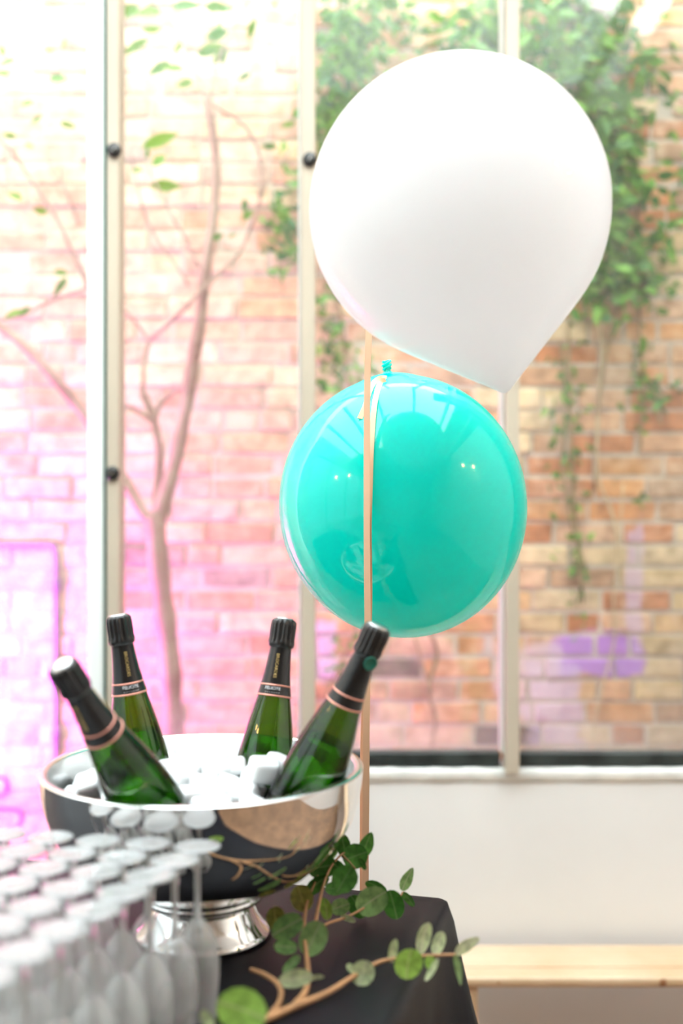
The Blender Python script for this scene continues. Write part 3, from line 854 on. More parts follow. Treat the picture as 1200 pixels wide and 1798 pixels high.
table = tag(empty('bar_table', (corner - ux * TLEN / 2 + uy * TWID / 2).to_tuple()), 'tall rectangular table hidden under the black cloth', 'table')
table.location.z = 0
t_l = table.location.copy()
def slab(name, a0, a1, b0, b1, z0, z1, mat, parent):
    v = [tpos(a, b) for a in (a0, a1) for b in (b0, b1)]
    V = []
    for z in (z0, z1):
        for p in v: V.append(Vector((p.x, p.y, z)) - t_l)
    f = [(0, 1, 3, 2), (4, 6, 7, 5), (0, 4, 5, 1), (2, 3, 7, 6), (0, 2, 6, 4), (1, 5, 7, 3)]
    me = mesh_from(name, V, f)
    bm = bmesh.new(); bm.from_mesh(me); bmesh.ops.recalc_face_normals(bm, faces=bm.faces); bm.to_mesh(me); bm.free()
    return link(name, me, mat, parent)
slab('table_top', 0.006, TLEN - 0.006, 0.006, TWID - 0.006, TZ - 0.032, TZ - 0.004, M['pine'], table)
for a in (0.06, TLEN - 0.11):
    for b in (0.06, TWID - 0.11):
        slab('leg', a, a + 0.05, b, b + 0.05, 0, TZ - 0.033, M['pine'], table)

def make_cloth():
    # perimeter, anticlockwise seen from above, finely sampled with rounded corners
    R = 0.012
    per = []
    def arc(ca, cb, a0):
        for k in range(7):
            t = math.radians(a0 + 90 * k / 6)
            per.append((ca + R * math.cos(t), cb + R * math.sin(t), math.cos(t), math.sin(t), abs(math.sin(2 * t))))
    def line(p, q, n):
        for k in range(1, n):
            t = k / n
            d = Vector((q[0] - p[0], q[1] - p[1])).normalized()
            per.append((p[0] + (q[0] - p[0]) * t, p[1] + (q[1] - p[1]) * t, d.y, -d.x, 0.0))
    # coordinates: (a left, b towards camera); outward normals follow
    arc(R, R, 180)                                  # corner at a=0,b=0
    line((R, 0), (TLEN - R, 0), 90)
    arc(TLEN - R, R, 270)
    line((TLEN, R), (TLEN, TWID - R), 50)
    arc(TLEN - R, TWID - R, 0)
    line((TLEN - R, TWID), (R, TWID), 90)
    arc(R, TWID - R, 90)
    line((0, TWID - R), (0, R), 70)
    n = len(per)
    corners = [(0, 0), (TLEN, 0), (TLEN, TWID), (0, TWID)]
    V, Fc = [], []
    # top: the rings shrink towards the middle so the surface can sag and wrinkle a little
    levels = [0.0, 0.02, 0.06, 0.14, 0.3, 0.6]
    drops = [0.0, 0.006, 0.014, 0.03, 0.06, 0.10, 0.15, 0.21, 0.28, 0.36, 0.46, 0.58, 0.72]
    ca, cb = TLEN / 2, TWID / 2
    for lv in reversed(levels[1:]):
        for (a, b, na, nb, c) in per:
            A = a + (ca - a) * lv; B = b + (cb - b) * lv
            z = 0.0012 * mnoise.noise(Vector((A * 9, B * 9, 0)))
            V.append(tpos(A, B, z - 0.0015))
    for d in drops:
        s_len = 0.0
        for i, (a, b, na, nb, c) in enumerate(per):
            dist = min(math.hypot(a - x, b - y) for x, y in corners)
            flare = math.exp(-(dist / 0.055) ** 2)
            valley = math.exp(-((dist - 0.12) / 0.05) ** 2)
            fold = 0.5 + 0.5 * math.sin(i * 0.55) * math.sin(i * 0.13 + 1.0)
            o_ = 0.010 * min(1, d / 0.03) + d * (0.02 + 0.06 * fold * min(1, d / 0.2)) + d * 0.17 * flare - d * 0.03 * valley
            if d == 0: o_ = 0
            zz = -d if d > 0 else 0
            if d <= 0.014:      # rounded edge
                t = d / 0.014; o_ = 0.010 * math.sin(t * math.pi / 2); zz = -0.014 * (1 - math.cos(t * math.pi / 2))
            V.append(tpos(a + na * o_, b + nb * o_, zz))
    rings = len(levels) - 1 + len(drops)
    for r in range(rings - 1):
        for k in range(n):
            k2 = (k + 1) % n
            Fc.append((r * n + k, r * n + k2, (r + 1) * n + k2, (r + 1) * n + k))
    Fc.append(tuple(range(n)))
    V = [v - Vector((t_l.x, t_l.y, 0)) for v in V]
    me = mesh_from('tablecloth', V, Fc)
    bm = bmesh.new(); bm.from_mesh(me); bmesh.ops.recalc_face_normals(bm, faces=bm.faces); bm.to_mesh(me); bm.free()
    smooth(me)
    o = link('tablecloth', me, M['cloth'])
    o.location = (t_l.x, t_l.y, 0)
    return tag(o, 'black tablecloth draped over the table with folded corner', 'tablecloth')
make_cloth()

# ================================================================== ICE BOWL
BC = Vector(((357 - 600) / F * 1.53, 1.53, TZ + 0.0005))
RZ = 1.2466 - TZ          # rim height above the table
bowl = tag(empty('ice_bowl', BC), 'polished steel footed bowl full of ice and bottles', 'bowl')
outer = [(0.070, 0.064), (0.095, 0.066), (0.125, 0.077), (0.150, 0.091), (0.172, 0.110), (0.190, 0.132), (0.203, 0.155), (0.2115, 0.180), (0.2165, 0.205), (0.2185, RZ - 0.003), (0.2190, RZ)]
lip = [(0.2180, RZ + 0.0015), (0.2080, RZ + 0.0015), (0.2065, RZ - 0.001)]
inner = [(0.2045, 0.205), (0.1995, 0.180), (0.191, 0.156), (0.178, 0.134), (0.160, 0.113), (0.138, 0.096), (0.110, 0.083), (0.07, 0.075), (0.0, 0.073)]
link('bowl_body', lathe('bowl_body', [(0.0, 0.062), (0.04, 0.062)] + outer, 128), M['steel'], bowl)
link('rim', lathe('rim', [(0.2190, RZ)] + lip, 128), M['steel_in'], bowl)
link('inner_wall', lathe('inner_wall', [(0.2065, RZ - 0.001)] + inner, 96), M['steel_in'], bowl)
link('collar', lathe('collar', [(0.06, 0.046), (0.078, 0.0465), (0.0835, 0.050), (0.0835, 0.055), (0.079, 0.060), (0.065, 0.063)], 96), M['steel'], bowl)
link('foot', lathe('foot', [(0.060, 0.048), (0.066, 0.044), (0.070, 0.036), (0.0745, 0.026), (0.081, 0.016), (0.0885, 0.008), (0.0925, 0.004), (0.0925, 0.0), (0.0, 0.0)], 96), M['steel'], bowl)

# ================================================================== BOTTLES
BL = 0.315
# (distance from the top, radius) of the glass
prof_d = [(0.030, 0.0138), (0.045, 0.0146), (0.060, 0.0158), (0.080, 0.0180), (0.100, 0.0212), (0.115, 0.0242), (0.130, 0.0275), (0.150, 0.0318), (0.170, 0.0355), (0.190, 0.0388), (0.210, 0.0414), (0.230, 0.0432), (0.250, 0.0441), (0.275, 0.0444), (0.300, 0.0440), (0.311, 0.0420), (BL, 0.036)]
def rad_at(d):
    for (d0, r0), (d1, r1) in zip(prof_d, prof_d[1:]):
        if d0 <= d <= d1: return r0 + (r1 - r0) * (d - d0) / (d1 - d0)
    return prof_d[0][1] if d < prof_d[0][0] else prof_d[-1][1]

def text_mesh(body, size):
    cu = bpy.data.curves.new('lettering', 'FONT'); cu.body = body; cu.size = size
    cu.align_x = 'CENTER'; cu.align_y = 'CENTER'; cu.resolution_u = 2
    o = bpy.data.objects.new('lettering', cu); COL.objects.link(o)
    dg = bpy.context.evaluated_depsgraph_get(); dg.update()
    me = bpy.data.meshes.new_from_object(o.evaluated_get(dg))
    bpy.data.objects.remove(o); bpy.data.curves.remove(cu)
    return me

def wrap_text(name, body, size, d, angle, mat, parent, vertical=False):
    """lettering laid on the foil at distance d from the top, facing angle"""
    me = text_mesh(body, size)
    bm = bmesh.new(); bm.from_mesh(me)
    for v in bm.verts:
        x, y = (v.co.x, v.co.y)
        if vertical: x, y = (v.co.y, -v.co.x)
        dd = d - y
        r = rad_at(dd) + 0.0022
        a = angle + x / r
        v.co = Vector((r * math.cos(a), r * math.sin(a), BL - dd))
    ext = bmesh.ops.extrude_face_region(bm, geom=bm.faces[:])
    for g in ext['geom']:
        if isinstance(g, bmesh.types.BMVert):
            g.co.x *= 1.015; g.co.y *= 1.015
    return link(name, bm_mesh(name, bm), mat, parent)

glass_prof = [(r, BL - d) for d, r in reversed(prof_d)]
glass_me = lathe('bottle_glass', [(0.0, 0.012), (0.02, 0.006), (0.033, 0.0)] + glass_prof + [(0.0, BL - 0.029)], 64)
glass_me.materials.append(M['bottle'])
foil_prof = [(rad_at(d) + 0.0012, BL - d) for d in (0.1125, 0.105, 0.098, 0.090, 0.080, 0.070, 0.060, 0.050, 0.043)] + [(0.0160, BL - 0.040)]
foil_me = lathe('foil_sleeve', foil_prof, 48); foil_me.materials.append(M['foil'])
cap_prof = [(0.0150, BL - 0.043), (0.0182, BL - 0.0405), (0.0190, BL - 0.037), (0.0183, BL - 0.033), (0.0176, BL - 0.030), (0.0178, BL - 0.022), (0.0178, BL - 0.010), (0.0172, BL - 0.004), (0.0150, BL - 0.001), (0.008, BL), (0.0, BL)]
def crimp(a, i):
    return 1.0 + (0.05 * math.sin(a * 14 + 0.8 * math.sin(3 * a)) if 3 <= i <= 7 else (0.02 * math.sin(a * 7) if i in (1, 2) else 0))
cap_me = lathe('foil_cap', cap_prof, 132, True, False, crimp); cap_me.materials.append(M['foil'])
top_me = lathe('cap_disc', [(0.0135, BL - 0.0005), (0.0130, BL + 0.0008), (0.006, BL + 0.0013), (0, BL + 0.0014)], 32); top_me.materials.append(M['steel_small'])
band_me = [lathe('band', [(rad_at(d) + e, BL - d) for d, e in ((d0 + 0.0011, 0.0012), (d0 + 0.0010, 0.0019), (d0 - 0.0010, 0.0019), (d0 - 0.0011, 0.0012))], 56) for d0 in (0.0965, 0.1115)]
for m_ in band_me: m_.materials.append(M['rose'])
lvl = 0.168
wine_prof = [(0.0, 0.012), (0.03, 0.006)] + [(r - 0.0022, BL - d) for d, r in reversed(prof_d) if d >= lvl and d < BL] + [(rad_at(lvl) - 0.0022, BL - lvl), (0.0, BL - lvl)]
wine_me = lathe('wine', wine_prof, 56); wine_me.materials.append(M['wine'])

AXES = []
def bottle(label, top, base_dir, spin=0.0, text=True, side_text=None, seal=None):
    """top: point of the cap's top; base_dir: direction from cap to base"""
    d = base_dir.normalized()
    axis = -d
    AXES.append((top, d))
    org = top + d * BL
    root = tag(empty('champagne_bottle', org), label, 'bottle', 'champagne bottles in the ice bowl')
    root.rotation_mode = 'QUATERNION'
    fr = (CAM - (org + top) / 2).normalized()
    root.rotation_quaternion = (frame_from(axis, fr) @ Matrix.Rotation(spin, 3, 'Z')).to_quaternion()
    g = link('glass', glass_me, None, root)
    link('wine', wine_me, None, root)
    f = link('foil_sleeve', foil_me, None, root)
    for bmx in band_me: link('band', bmx, None, f)
    c = link('foil_cap', cap_me, None, root)
    link('cap_disc', top_me, None, c)
    A0 = -math.pi / 2
    if text:
        wrap_text('gold_lettering', 'BROCARDES', 0.0062, 0.069, A0 + 0.02, M['gold'], f, True)
        wrap_text('pale_lettering', 'FELICITE', 0.0062, 0.1015, A0, M['print'], f)
        wrap_text('pale_lettering', '- - - - - - -', 0.0055, 0.1068, A0, M['print'], f)
    if side_text is not None:
        for s_ in side_text:
            wrap_text('gold_lettering', 'BROCARDES', 0.0062, 0.069, A0 + s_, M['gold'], f, True)
    if seal is not None:
        m_ = lathe('round_seal', [(0.0095, -0.0006), (0.0095, 0.0006), (0.0075, 0.0009), (0.007, 0.0004), (0.0, 0.0004)], 32)
        o = link('round_seal', m_, M['seal_green'], c)
        a = A0 + seal; r = 0.0195
        nn = Vector((math.cos(a), math.sin(a), 0))
        o.matrix_local = Matrix.Translation(nn * r + Vector((0, 0, BL - 0.046))) @ frame_from(nn, Vector((0, 0, 1))).to_4x4()
    return root

def aim(p, q): return (q - p)
t1 = P(107, 1166, 1.28); bottle('champagne bottle tilted left towards the flutes, nearest the camera', t1, aim(t1, P(268, 1425, 1.405)), 0.25, False, (-1.05, 1.2))
t2 = P(207, 1080, 1.60); bottle('champagne bottle standing nearly upright behind the left-leaning one', t2, aim(t2, P(247, 1345, 1.60)), 0.12)
t3 = P(500, 1087, 1.64); bottle('champagne bottle standing nearly upright behind the right-leaning one', t3, aim(t3, P(464, 1350, 1.60)), -0.15)
t4 = P(665, 1099, 1.45); bottle('champagne bottle leaning right across the peach ribbon, green seal on its cap', t4, aim(t4, P(545, 1370, 1.475)), 0.2, False, None, 0.35)

# ================================================================== ICE CUBES
def ice_mesh(seed):
    rnd = random.Random(seed)
    bm = bmesh.new()
    bmesh.ops.create_cube(bm, size=1.0)
    sx, sy, sz = rnd.uniform(0.9, 1.15), rnd.uniform(0.85, 1.1), rnd.uniform(0.65, 0.9)
    for v in bm.verts:
        v.co = Vector((v.co.x * sx, v.co.y * sy, v.co.z * sz)) + Vector((rnd.uniform(-1, 1), rnd.uniform(-1, 1), rnd.uniform(-1, 1))) * 0.07
    bmesh.ops.bevel(bm, geom=bm.edges[:], offset=0.2, segments=3, affect='EDGES', profile=0.6)
    for v in bm.verts:
        v.co += v.co.normalized() * 0.03 * mnoise.noise(v.co * 2.5 + Vector((seed, 0, 0)))
    return bm_mesh('ice_cube', bm, True)
ice_meshes = [ice_mesh(s) for s in range(6)]
for m_ in ice_meshes: m_.materials.append(M['ice'])
ri = random.Random(3)
def ice(pos, size, label):
    o = link('ice_cube', ri.choice(ice_meshes))
    o.location = pos
    o.rotation_euler = (ri.uniform(-0.5, 0.5), ri.uniform(-0.5, 0.5), ri.uniform(0, 3.1))
    o.scale = (size,) * 3
    tag(o, label, 'ice cube', 'ice cubes heaped in the steel bowl')
def mound(x, y):
    """height of the heap above the bowl's base"""
    r = math.hypot(x, y)
    return 0.206 + 0.024 * math.exp(-((x + 0.0) ** 2 + (y - 0.02) ** 2) / 0.006) - 0.10 * max(0, r - 0.15) + 0.016 * math.exp(-((x + 0.005) ** 2 + (y - 0.06) ** 2) / 0.002)
placed = []
def region(x, y):
    if x < -0.085: return 'white ice cube heaped left of the tilted bottle'
    if y < -0.06: return 'white ice cube heaped along the front rim'
    if x > 0.06: return 'white ice cube packed round the right-hand bottles'
    return 'white ice cube in the middle of the heap'
tries = 0
for layer in (0, 1):
    cnt = 0
    for _ in range(1500):
        rr = 0.175 * math.sqrt(ri.random()); aa = ri.uniform(0, 2 * math.pi)
        x, y = rr * math.cos(aa), rr * math.sin(aa)
        z = mound(x, y) - layer * 0.032 - 0.014
        wp_ = BC + Vector((x, y, z))
        if any((wp_ - t_ - d_ * (wp_ - t_).dot(d_)).length < rad_at(min(BL, (wp_ - t_).dot(d_))) + 0.013 for t_, d_ in AXES if (wp_ - t_).dot(d_) < BL + 0.01): continue
        if any((x - q[0]) ** 2 + (y - q[1]) ** 2 + (z - q[2]) ** 2 < 0.0295 ** 2 for q in placed): continue
        placed.append((x, y, z)); cnt += 1
        ice(BC + Vector((x, y, z)), ri.uniform(0.030, 0.038), region(x, y))
        if cnt >= (62 if layer == 0 else 38): break
# the cubes that stand out
ice(P(340, 1332, 1.58), 0.042, 'clear-edged ice cube topmost of the heap, left of centre')
ice(P(372, 1345, 1.56), 0.040, 'white ice cube right of the topmost cube')
ice(P(464, 1350, 1.50), 0.036, 'rounded ice cube leaning on the upright bottle')
ice(P(492, 1340, 1.53), 0.030, 'small ice cube wedged between the two right-hand bottles')
ice(P(155, 1382, 1.40), 0.034, 'white ice cube inside the left rim')

# ================================================================== FLUTES, UPSIDE DOWN
flute_bowl = [(0.0215, 0.0005), (0.0230, 0.020), (0.0250, 0.045), (0.0252, 0.062), (0.0230, 0.080), (0.0175, 0.096), (0.0110, 0.106), (0.0055, 0.112)]
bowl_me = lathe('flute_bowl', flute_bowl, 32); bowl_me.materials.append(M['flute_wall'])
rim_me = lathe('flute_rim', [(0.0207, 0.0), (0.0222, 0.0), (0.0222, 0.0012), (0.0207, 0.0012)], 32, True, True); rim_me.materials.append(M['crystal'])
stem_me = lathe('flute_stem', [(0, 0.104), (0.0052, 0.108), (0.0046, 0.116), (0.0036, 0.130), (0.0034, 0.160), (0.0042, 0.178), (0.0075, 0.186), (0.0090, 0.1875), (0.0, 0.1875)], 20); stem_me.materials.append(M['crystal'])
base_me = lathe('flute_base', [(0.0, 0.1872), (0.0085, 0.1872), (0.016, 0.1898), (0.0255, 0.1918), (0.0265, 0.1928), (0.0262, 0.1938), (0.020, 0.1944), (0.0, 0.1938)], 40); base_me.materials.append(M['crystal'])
ORD = ['first', 'second', 'third', 'fourth', 'fifth', 'sixth', 'seventh', 'eighth', 'ninth', 'tenth', 'eleventh']
rf = random.Random(9)
av = Vector((-0.0185, -0.0505)); bv = Vector((-0.0585, 0.0115))
org = Vector((-0.164, 1.276))
for k in range(6):
    for j in range(9):
        q = org + av * j + bv * k + Vector((rf.uniform(-1, 1), rf.uniform(-1, 1))) * 0.0006
        px = 600 + q.x / q.y * F
        if px < -70 or q.y < 0.80: continue
        root = tag(empty('champagne_flute', (q.x, q.y, TZ + 0.001)),
                   'upturned champagne flute, %s from the bowl in the %s row left of the eucalyptus' % (ORD[j], ORD[k]), 'glass', 'upturned champagne flutes')
        root.rotation_euler = (0, 0, rf.uniform(0, 6))
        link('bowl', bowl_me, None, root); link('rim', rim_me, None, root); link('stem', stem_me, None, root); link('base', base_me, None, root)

# ================================================================== BALLOONS
def balloon_profile(r, d_apex, round_r):
    """sphere of radius r with a cone tangent to it whose tip lies d_apex from the centre (towards +z)"""
    al = math.acos(r / d_apex)
    pr = []
    n = 40
    for i in range(n + 1):
        t = math.pi - (math.pi - al) * i / n
        pr.append((max(0.0, r * math.sin(t)), r * math.cos(t)))
    rt, zt = pr[-1]
    m = 12
    for i in range(1, m + 1):
        t = i / m * 0.93
        x = rt * (1 - t); z = zt + (d_apex - zt) * t
        pr.append((x, z))
    xe, ze = pr[-1]
    for k in range(1, 5):
        a = k / 4 * math.pi / 2
        pr.append((xe * math.cos(a), ze + xe * 0.55 * math.sin(a)))
    pr[-1] = (0.0, pr[-1][1])
    # soften the meridian
    for _ in range(3):
        q = pr[:]
        for i in range(len(pr) // 2, len(pr) - 1):
            q[i] = ((pr[i - 1][0] + 2 * pr[i][0] + pr[i + 1][0]) / 4, (pr[i - 1][1] + 2 * pr[i][1] + pr[i + 1][1]) / 4)
        pr = q
    return pr
wc = P(806, 371, 1.55)
wr = 263 / F * 1.55
wtip = P(889, 690, 1.60)
wax = (wtip - wc)
white = tag(empty('white_balloon', wc), 'large pearly white balloon floating above the turquoise one', 'balloon')
white.rotation_mode = 'QUATERNION'; white.rotation_quaternion = frame_from(wax, Vector((0, -1, 0))).to_quaternion()
link('latex', lathe('latex', balloon_profile(wr, wax.length + 0.002, 0.01), 96), M['balloon_white'], white)
# its neck is folded round to the far side of the tip
kn = link('neck', lathe('neck', [(0.0, -0.01), (0.009, -0.006), (0.006, 0.004), (0.0085, 0.010), (0.0095, 0.016), (0.006, 0.019), (0.0, 0.019)], 20), M['balloon_white'], white)
kn.matrix_local = Matrix.Translation((0, 0.012, wax.length - 0.020)) @ Matrix.Rotation(math.radians(-80), 4, 'X')

tcn = P(707, 889, 1.945)
tr_ = 216.5 / F * 1.945
tax = (P(681, 655, 1.915) - tcn).normalized()
teal = tag(empty('turquoise_balloon', tcn), 'glossy turquoise balloon hanging neck up behind the peach ribbon', 'balloon')
teal.rotation_mode = 'QUATERNION'; teal.rotation_quaternion = frame_from(tax, Vector((0, -1, 0))).to_quaternion()
tp = []
for i in range(61):
    t = math.pi - math.pi * i / 60
    z = math.cos(t); r = math.sin(t)
    zz = z * tr_ * (1.065 if z > 0 else 1.065)
    if z > 0.97: zz += (z - 0.97) / 0.03 * 0.004
    tp.append((max(0.0, r * tr_), zz))
ztop = tp[-1][1]
link('latex', lathe('latex', tp, 96), M['balloon_teal'], teal)
# puckered neck with a rolled lip
def pucker(a, i): return 1 + 0.16 * math.sin(a * 9)
link('neck', lathe('neck', [(0.016, ztop - 0.0065), (0.010, ztop - 0.002), (0.0055, ztop + 0.002), (0.0042, ztop + 0.006), (0.0060, ztop + 0.010), (0.0, ztop + 0.011)], 36, True, False, pucker), M['balloon_teal'], teal)
coil = []
for i in range(60):
    t = i / 59; a = t * 2 * math.pi * 2.6
    rr = 0.0056 + 0.0015 * math.sin(t * 3.1)
    coil.append(Vector((rr * math.cos(a), 0.7 * rr * math.sin(a), ztop + 0.005 + 0.016 * t + 0.002 * math.cos(a))))
link('knot', tube_mesh('knot', coil, 0.0023, 0.0021, 0, 8), M['balloon_teal'], teal)

# ================================================================== RIBBONS
def ribbon_mesh(name, pts, width, twist=None, per=10, thick=0.0005):
    pl = catmull(pts, per)
    v, f = [], []
    n = len(pl)
    for i, p in enumerate(pl):
        t = (pl[min(i + 1, n - 1)] - pl[max(i - 1, 0)]).normalized()
        side = t.cross(Vector((0, -1, 0)))
        side = side.normalized() if side.length > 1e-4 else Vector((1, 0, 0))
        w = width
        if twist:
            u = i / (n - 1)
            side = Quaternion(t, twist(u)) @ side
        nn = side.cross(t).normalized() * thick
        v += [p - side * w / 2 - nn, p + side * w / 2 - nn, p + side * w / 2 + nn, p - side * w / 2 + nn]
    for i in range(n - 1):
        a = 4 * i; b_ = a + 4
        for q in range(4):
            q2 = (q + 1) % 4
            f.append((a + q, a + q2, b_ + q2, b_ + q))
    f += [(0, 1, 2, 3), (4 * n - 4, 4 * n - 1, 4 * n - 2, 4 * n - 3)]
    return mesh_from(name, v, f)
RD = 1.712
def tsurf(px, py, lift=0.003):
    """front of the turquoise balloon at a pixel"""
    d = (P(px, py, 1.0) - CAM)
    rot = teal.rotation_quaternion.inverted()
    o_ = rot @ (CAM - tcn); dd = rot @ d
    s = Vector((1 / tr_, 1 / tr_, 1 / (tr_ * 1.065)))
    o2 = Vector((o_.x * s.x, o_.y * s.y, o_.z * s.z)); d2 = Vector((dd.x * s.x, dd.y * s.y, dd.z * s.z))
    a = d2.dot(d2); b_ = 2 * o2.dot(d2); c = o2.dot(o2) - 1
    disc = b_ * b_ - 4 * a * c
    if disc < 0: return None
    t = (-b_ - math.sqrt(disc)) / (2 * a)
    return P(px, py, t - lift)
main_pts = [P(652, 480, 1.752), P(649, 560, 1.752), P(647, 612, 1.745), P(645, 700, 1.735), P(644.5, 800, 1.727), P(644.5, 890, 1.722), P(645, 1000, 1.724), P(646, 1090, 1.730),
            P(645, 1200, 1.735), P(643.5, 1300, 1.738), P(643, 1400, 1.741), P(642, 1500, 1.744), P(642, 1580, 1.746), Vector((0.037, 1.75, 0.55)), Vector((0.037, 1.75, 0.06))]
rb1 = link('ribbon', ribbon_mesh('ribbon', main_pts, 0.0105, lambda u: 0.35 * math.sin(u * 5) + 0.15), M['ribbon'])
tag(rb1, 'long peach satin ribbon falling straight from the white balloon', 'ribbon')
s_pts = [tsurf(678, 668, 0.006), tsurf(668, 672, 0.005), tsurf(660, 700, 0.004), tsurf(656, 730, 0.0035), tsurf(652, 790, 0.003), tsurf(650, 850, 0.003)]
s_pts += [P(648, 930, 1.725), P(649, 1020, 1.732), P(648, 1100, 1.740), P(642, 1200, 1.752), P(638, 1300, 1.758), P(637, 1420, 1.760), P(637, 1570, 1.762), Vector((0.033, 1.765, 0.55)), Vector((0.033, 1.765, 0.06))]
rb2 = link('ribbon', ribbon_mesh('ribbon', s_pts, 0.0088, lambda u: 0.25 * math.sin(u * 7)), M['ribbon'])
tag(rb2, 'peach satin ribbon tied to the turquoise balloon neck', 'ribbon')
s3 = [tsurf(679, 664, 0.006), tsurf(668, 664, 0.008), tsurf(657, 672, 0.008), tsurf(649, 688, 0.006), tsurf(642, 712, 0.004), tsurf(632, 735, 0.003)]
rb3 = link('ribbon_tail', ribbon_mesh('ribbon_tail', s3, 0.0085, lambda u: 0.2), M['ribbon'], rb2)
# the small weight the two ribbons are tied to, on the floor behind the table
wt = link('balloon_weight', lathe('balloon_weight', [(0, 0), (0.05, 0), (0.05, 0.05), (0.03, 0.062), (0, 0.063)], 32), M['rose'])
wt.location = (0.035, 1.757, 0.0)
tag(wt, 'small copper balloon weight on the floor behind the table', 'weight')

# ================================================================== EUCALYPTUS
def TB(px, py, h=0.0):
    """a point h metres above the table top seen at a pixel"""
    return P(px, py, (CAM.z - TZ - h) * F / (py - HY))
e0 = TB(470, 1788, 0.006)
eu = tag(empty('eucalyptus_branch', e0), 'eucalyptus sprig with round leaves lying on the black tablecloth', 'foliage')
def estem(pts, r0, r1):
    q = [TB(*p) - e0 if len(p) == 3 else P(p[0], p[1], p[3]) - e0 for p in pts]
    return link('stem', tube_mesh('stem', q, r0, r1, 6, 8, 0.1), M['euc_stem'], eu)
estem([(340, 1860, .006), (400, 1822, .006), (470, 1788, .006), (520, 1766, .007), (575, 1743, .008), (617, 1717, .010), (660, 1692, .012), (695, 1683, .016), (745, 1678, .020), (802, 1676, .022)], 0.0052, 0.0016)
estem([(515, 1768, .007), (536, 1742, .008), (541, 1712, .016), (538, 1672, .026), (534, 1630, .038), (538, 1592, .050), (548, 1562, .060), (560, 1535, .070)], 0.0042, 0.0013)
estem([(470, 1788, .006), (488, 1765, .010), (494, 1742, .014), (484, 1724, .018), (462, 1710, .020), (440, 1702, .022)], 0.0036, 0.0026)
estem([(553, 1640, .032), (575, 1622, .024), (610, 1610, .022), (640, 1594, .024), (665, 1580, .028), (700, 1575, .026), (708, 1566, .03)], 0.0022, 0.0009)
estem([(553, 1628, .036), (560, 1590, .052), (568, 1555, .066), (580, 1525, .080), (598, 1502, .094), (620, 1490, .10), (640, 1486, .10)], 0.0024, 0.0010)
estem([(600, 1500, .094), (612, 1512, .088), (625, 1526, .082)], 0.0016, 0.001)

def round_leaf(name, ratio, tip=0.0, cup=0.10, n=14, ring=3):
    """unit-length round leaf, stalk at the origin, blade along +x, raised midrib"""
    v = [(0.5, 0, 0.0)]; f = []
    for r in range(1, ring + 1):
        s = r / ring
        for k in range(n):
            a = 2 * math.pi * k / n
            x = math.cos(a); y = math.sin(a) * ratio
            if x > 0: x += tip * max(0, x) ** 3 * 1.0; y *= (1 - tip * 0.9 * x)
            if x < -0.8: x += 0.12 * ( -x - 0.8)
            z = cup * s * s * (0.6 + 0.4 * math.cos(2 * a)) + 0.05 * abs(y) * s
            v.append((0.5 + 0.5 * s * x, 0.5 * s * y, z))
    for k in range(n):
        f.append((0, 1 + k, 1 + (k + 1) % n))
    for r in range(ring - 1):
        for k in range(n):
            k2 = (k + 1) % n
            f.append((1 + r * n + k, 1 + (r + 1) * n + k, 1 + (r + 1) * n + k2, 1 + r * n + k2))
    return mesh_from(name, v, f, True)
rl_cache = {}
def eleaf(cx, cy_, L, ratio, ang, h, mat, tilt=0.0, yaw=0.0, tip=0.0, cup=0.10):
    """leaf whose centre is seen at (cx, cy_), L pixels long, ang = direction of its tip in the picture"""
    key = (round(ratio, 2), round(tip, 2), round(cup, 2), mat)
    if key not in rl_cache:
        me = round_leaf('leaf', ratio, tip, cup); me.materials.append(M[mat]); rl_cache[key] = me
    o = link('leaf', rl_cache[key], None, eu)
    c = TB(cx, cy_, h)
    ln = L / F * c.y
    a = math.radians(ang)
    b_ = c - Vector((math.cos(a), 0, math.sin(a))) * ln * 0.5
    face_leaf(o, b_ - e0, ln / max(0.3, math.cos(yaw)), ang, tilt, yaw)
# dark upper spray, standing in front of the ribbon
eleaf(566, 1493, 62, 0.75, 50, 0.095, 'euc_dark', 0.3)
eleaf(604, 1484, 46, 0.58, 100, 0.105, 'euc_dark', -0.2)
eleaf(643, 1484, 42, 0.66, 70, 0.105, 'euc_dark', 0.2, tip=0.25)
eleaf(624, 1503, 46, 0.95, 20, 0.092, 'euc_dark', -0.2)
eleaf(566, 1522, 52, 0.80, 190, 0.080, 'euc_dark', 0.3)
eleaf(590, 1520, 40, 0.75, 150, 0.072, 'euc_dark', -0.4)
eleaf(606, 1542, 52, 0.88, 240, 0.076, 'euc_dark', 0.1)
eleaf(637, 1516, 24, 0.5, 300, 0.088, 'euc_dark', 0.4)
eleaf(556, 1552, 52, 0.55, 40, 0.062, 'euc_dark', 0.3)
eleaf(586, 1496, 36, 0.42, 60, 0.088, 'euc_mid', 0.5)
# olive and grey-green middle
eleaf(530, 1576, 48, 0.85, 110, 0.058, 'euc_olive', 0.2)
eleaf(653, 1581, 62, 0.82, 35, 0.034, 'euc_mid', 0.0)
eleaf(662, 1556, 44, 0.6, 330, 0.036, 'euc_dark', 0.5)
eleaf(691, 1586, 54, 0.72, 285, 0.030, 'euc_dark', 0.1)
eleaf(714, 1545, 40, 0.55, 65, 0.050, 'euc_mid', 0.1, tip=0.3)
eleaf(717, 1577, 34, 0.45, 310, 0.018, 'euc_dark', 0.3)
eleaf(598, 1592, 36, 0.8, 200, 0.030, 'euc_mid', 0.2)
eleaf(628, 1590, 46, 0.75, 300, 0.020, 'euc_dark', 0.2)
eleaf(573, 1594, 40, 0.62, 280, 0.040, 'euc_lime', 0.4)
eleaf(612, 1612, 28, 0.45, 340, 0.022, 'euc_light', 0.3)
eleaf(588, 1560, 34, 0.7, 180, 0.05, 'euc_dark', 0.3)
eleaf(484, 1612, 44, 0.8, 100, 0.040, 'euc_olive', 0.3)
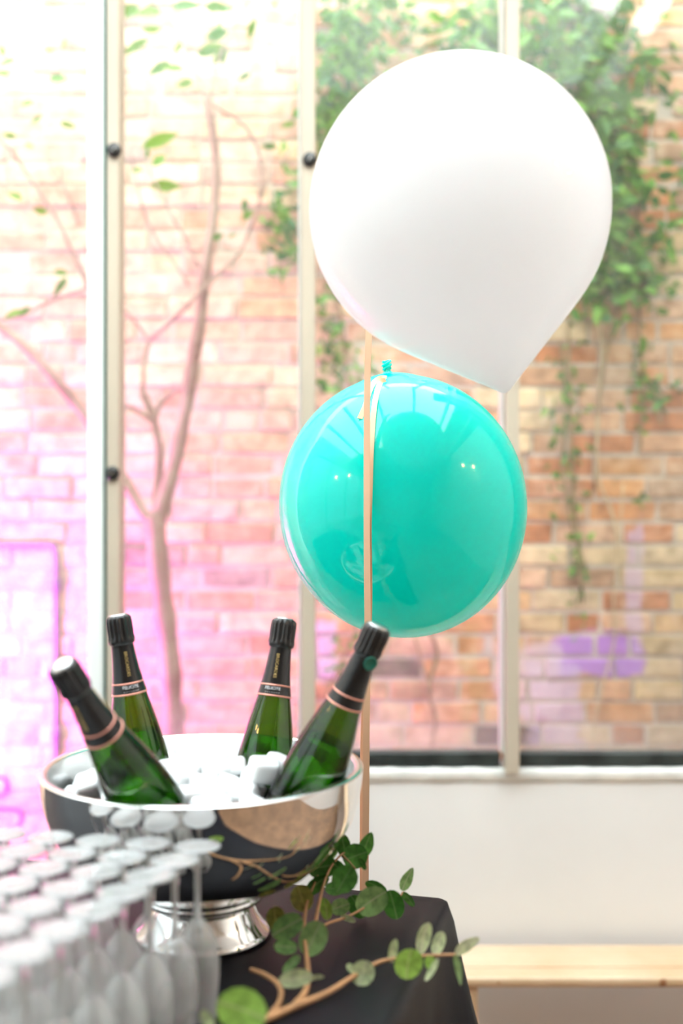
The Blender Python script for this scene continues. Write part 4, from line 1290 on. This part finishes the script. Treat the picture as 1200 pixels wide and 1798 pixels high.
eleaf(506, 1626, 62, 0.66, 210, 0.042, 'euc_mid', 0.2)
eleaf(551, 1646, 66, 0.74, 65, 0.036, 'euc_mid', -0.1)
eleaf(502, 1662, 42, 0.62, 175, 0.030, 'euc_mid', 0.2)
eleaf(513, 1692, 42, 0.40, 225, 0.018, 'euc_mid', 0.3)
eleaf(520, 1717, 62, 0.52, 190, 0.020, 'euc_light', 0.1)
eleaf(555, 1715, 30, 0.42, 10, 0.016, 'euc_light', 0.4)
# pale, blurred leaves nearer the camera and over the edge of the table
eleaf(638, 1707, 47, 0.90, 250, 0.014, 'euc_light', 0.1)
eleaf(617, 1700, 22, 0.6, 140, 0.012, 'euc_light', 0.4)
eleaf(425, 1772, 92, 0.82, 160, 0.050, 'euc_lime', 0.2)
eleaf(364, 1790, 40, 0.5, 120, 0.03, 'euc_light', 0.3)
eleaf(690, 1668, 44, 0.40, 80, 0.024, 'euc_light', 0.3)
eleaf(717, 1690, 56, 0.94, 260, 0.022, 'euc_lime', -0.2)
eleaf(744, 1645, 58, 0.46, 75, 0.032, 'euc_light', 0.2)
eleaf(771, 1655, 44, 0.52, 70, 0.030, 'euc_light', -0.2)
eleaf(757, 1690, 28, 0.8, 280, 0.02, 'euc_lime', 0.3)
eleaf(760, 1702, 46, 0.26, 240, 0.016, 'euc_light', 0.5)
eleaf(805, 1697, 50, 0.26, 280, 0.016, 'euc_mid', 0.3, tip=0.3)
eleaf(818, 1660, 48, 0.5, 35, 0.028, 'euc_light', 0.2, tip=0.2)

# ================================================================== FESTOON BULBS in the room behind the camera
warm, nt, out = new_mat('warm_bulb')
em = nt.nodes.new('ShaderNodeEmission'); em.inputs[0].default_value = (1.0, 0.55, 0.18, 1); em.inputs[1].default_value = 60
nt.links.new(em.outputs[0], out.inputs[0])
bulb_me = lathe('bulb', [(0, -0.06), (0.02, -0.055), (0.03, -0.035), (0.026, -0.012), (0.014, 0.0), (0.0, 0.0)], 16); bulb_me.materials.append(warm)
sock_me = lathe('socket', [(0.014, -0.002), (0.016, 0.03), (0.006, 0.05), (0.0, 0.05)], 16); sock_me.materials.append(M['black_plastic'])
for i, (x, y, z) in enumerate(((1.95, 0.75, 2.75), (2.05, 1.15, 2.60), (-2.1, 0.9, 2.4), (-2.0, 0.3, 2.6))):
    b_ = tag(empty('pendant_bulb', (x, y, z)), 'warm hanging bulb out of the frame, %s' % ['right and farther from the window', 'right and nearer the window', 'left and nearer the window', 'left and farther from the window'][i], 'bulb', 'warm bulbs beside the frame')
    link('bulb', bulb_me, None, b_); link('socket', sock_me, None, b_)
    link('cord', tube_mesh('cord', [(0, 0, 0.048), (0, 0, 0.4), (0, 0, ROOM_H - z)], 0.003, 0.003, 2, 6), M['black_plastic'], b_)
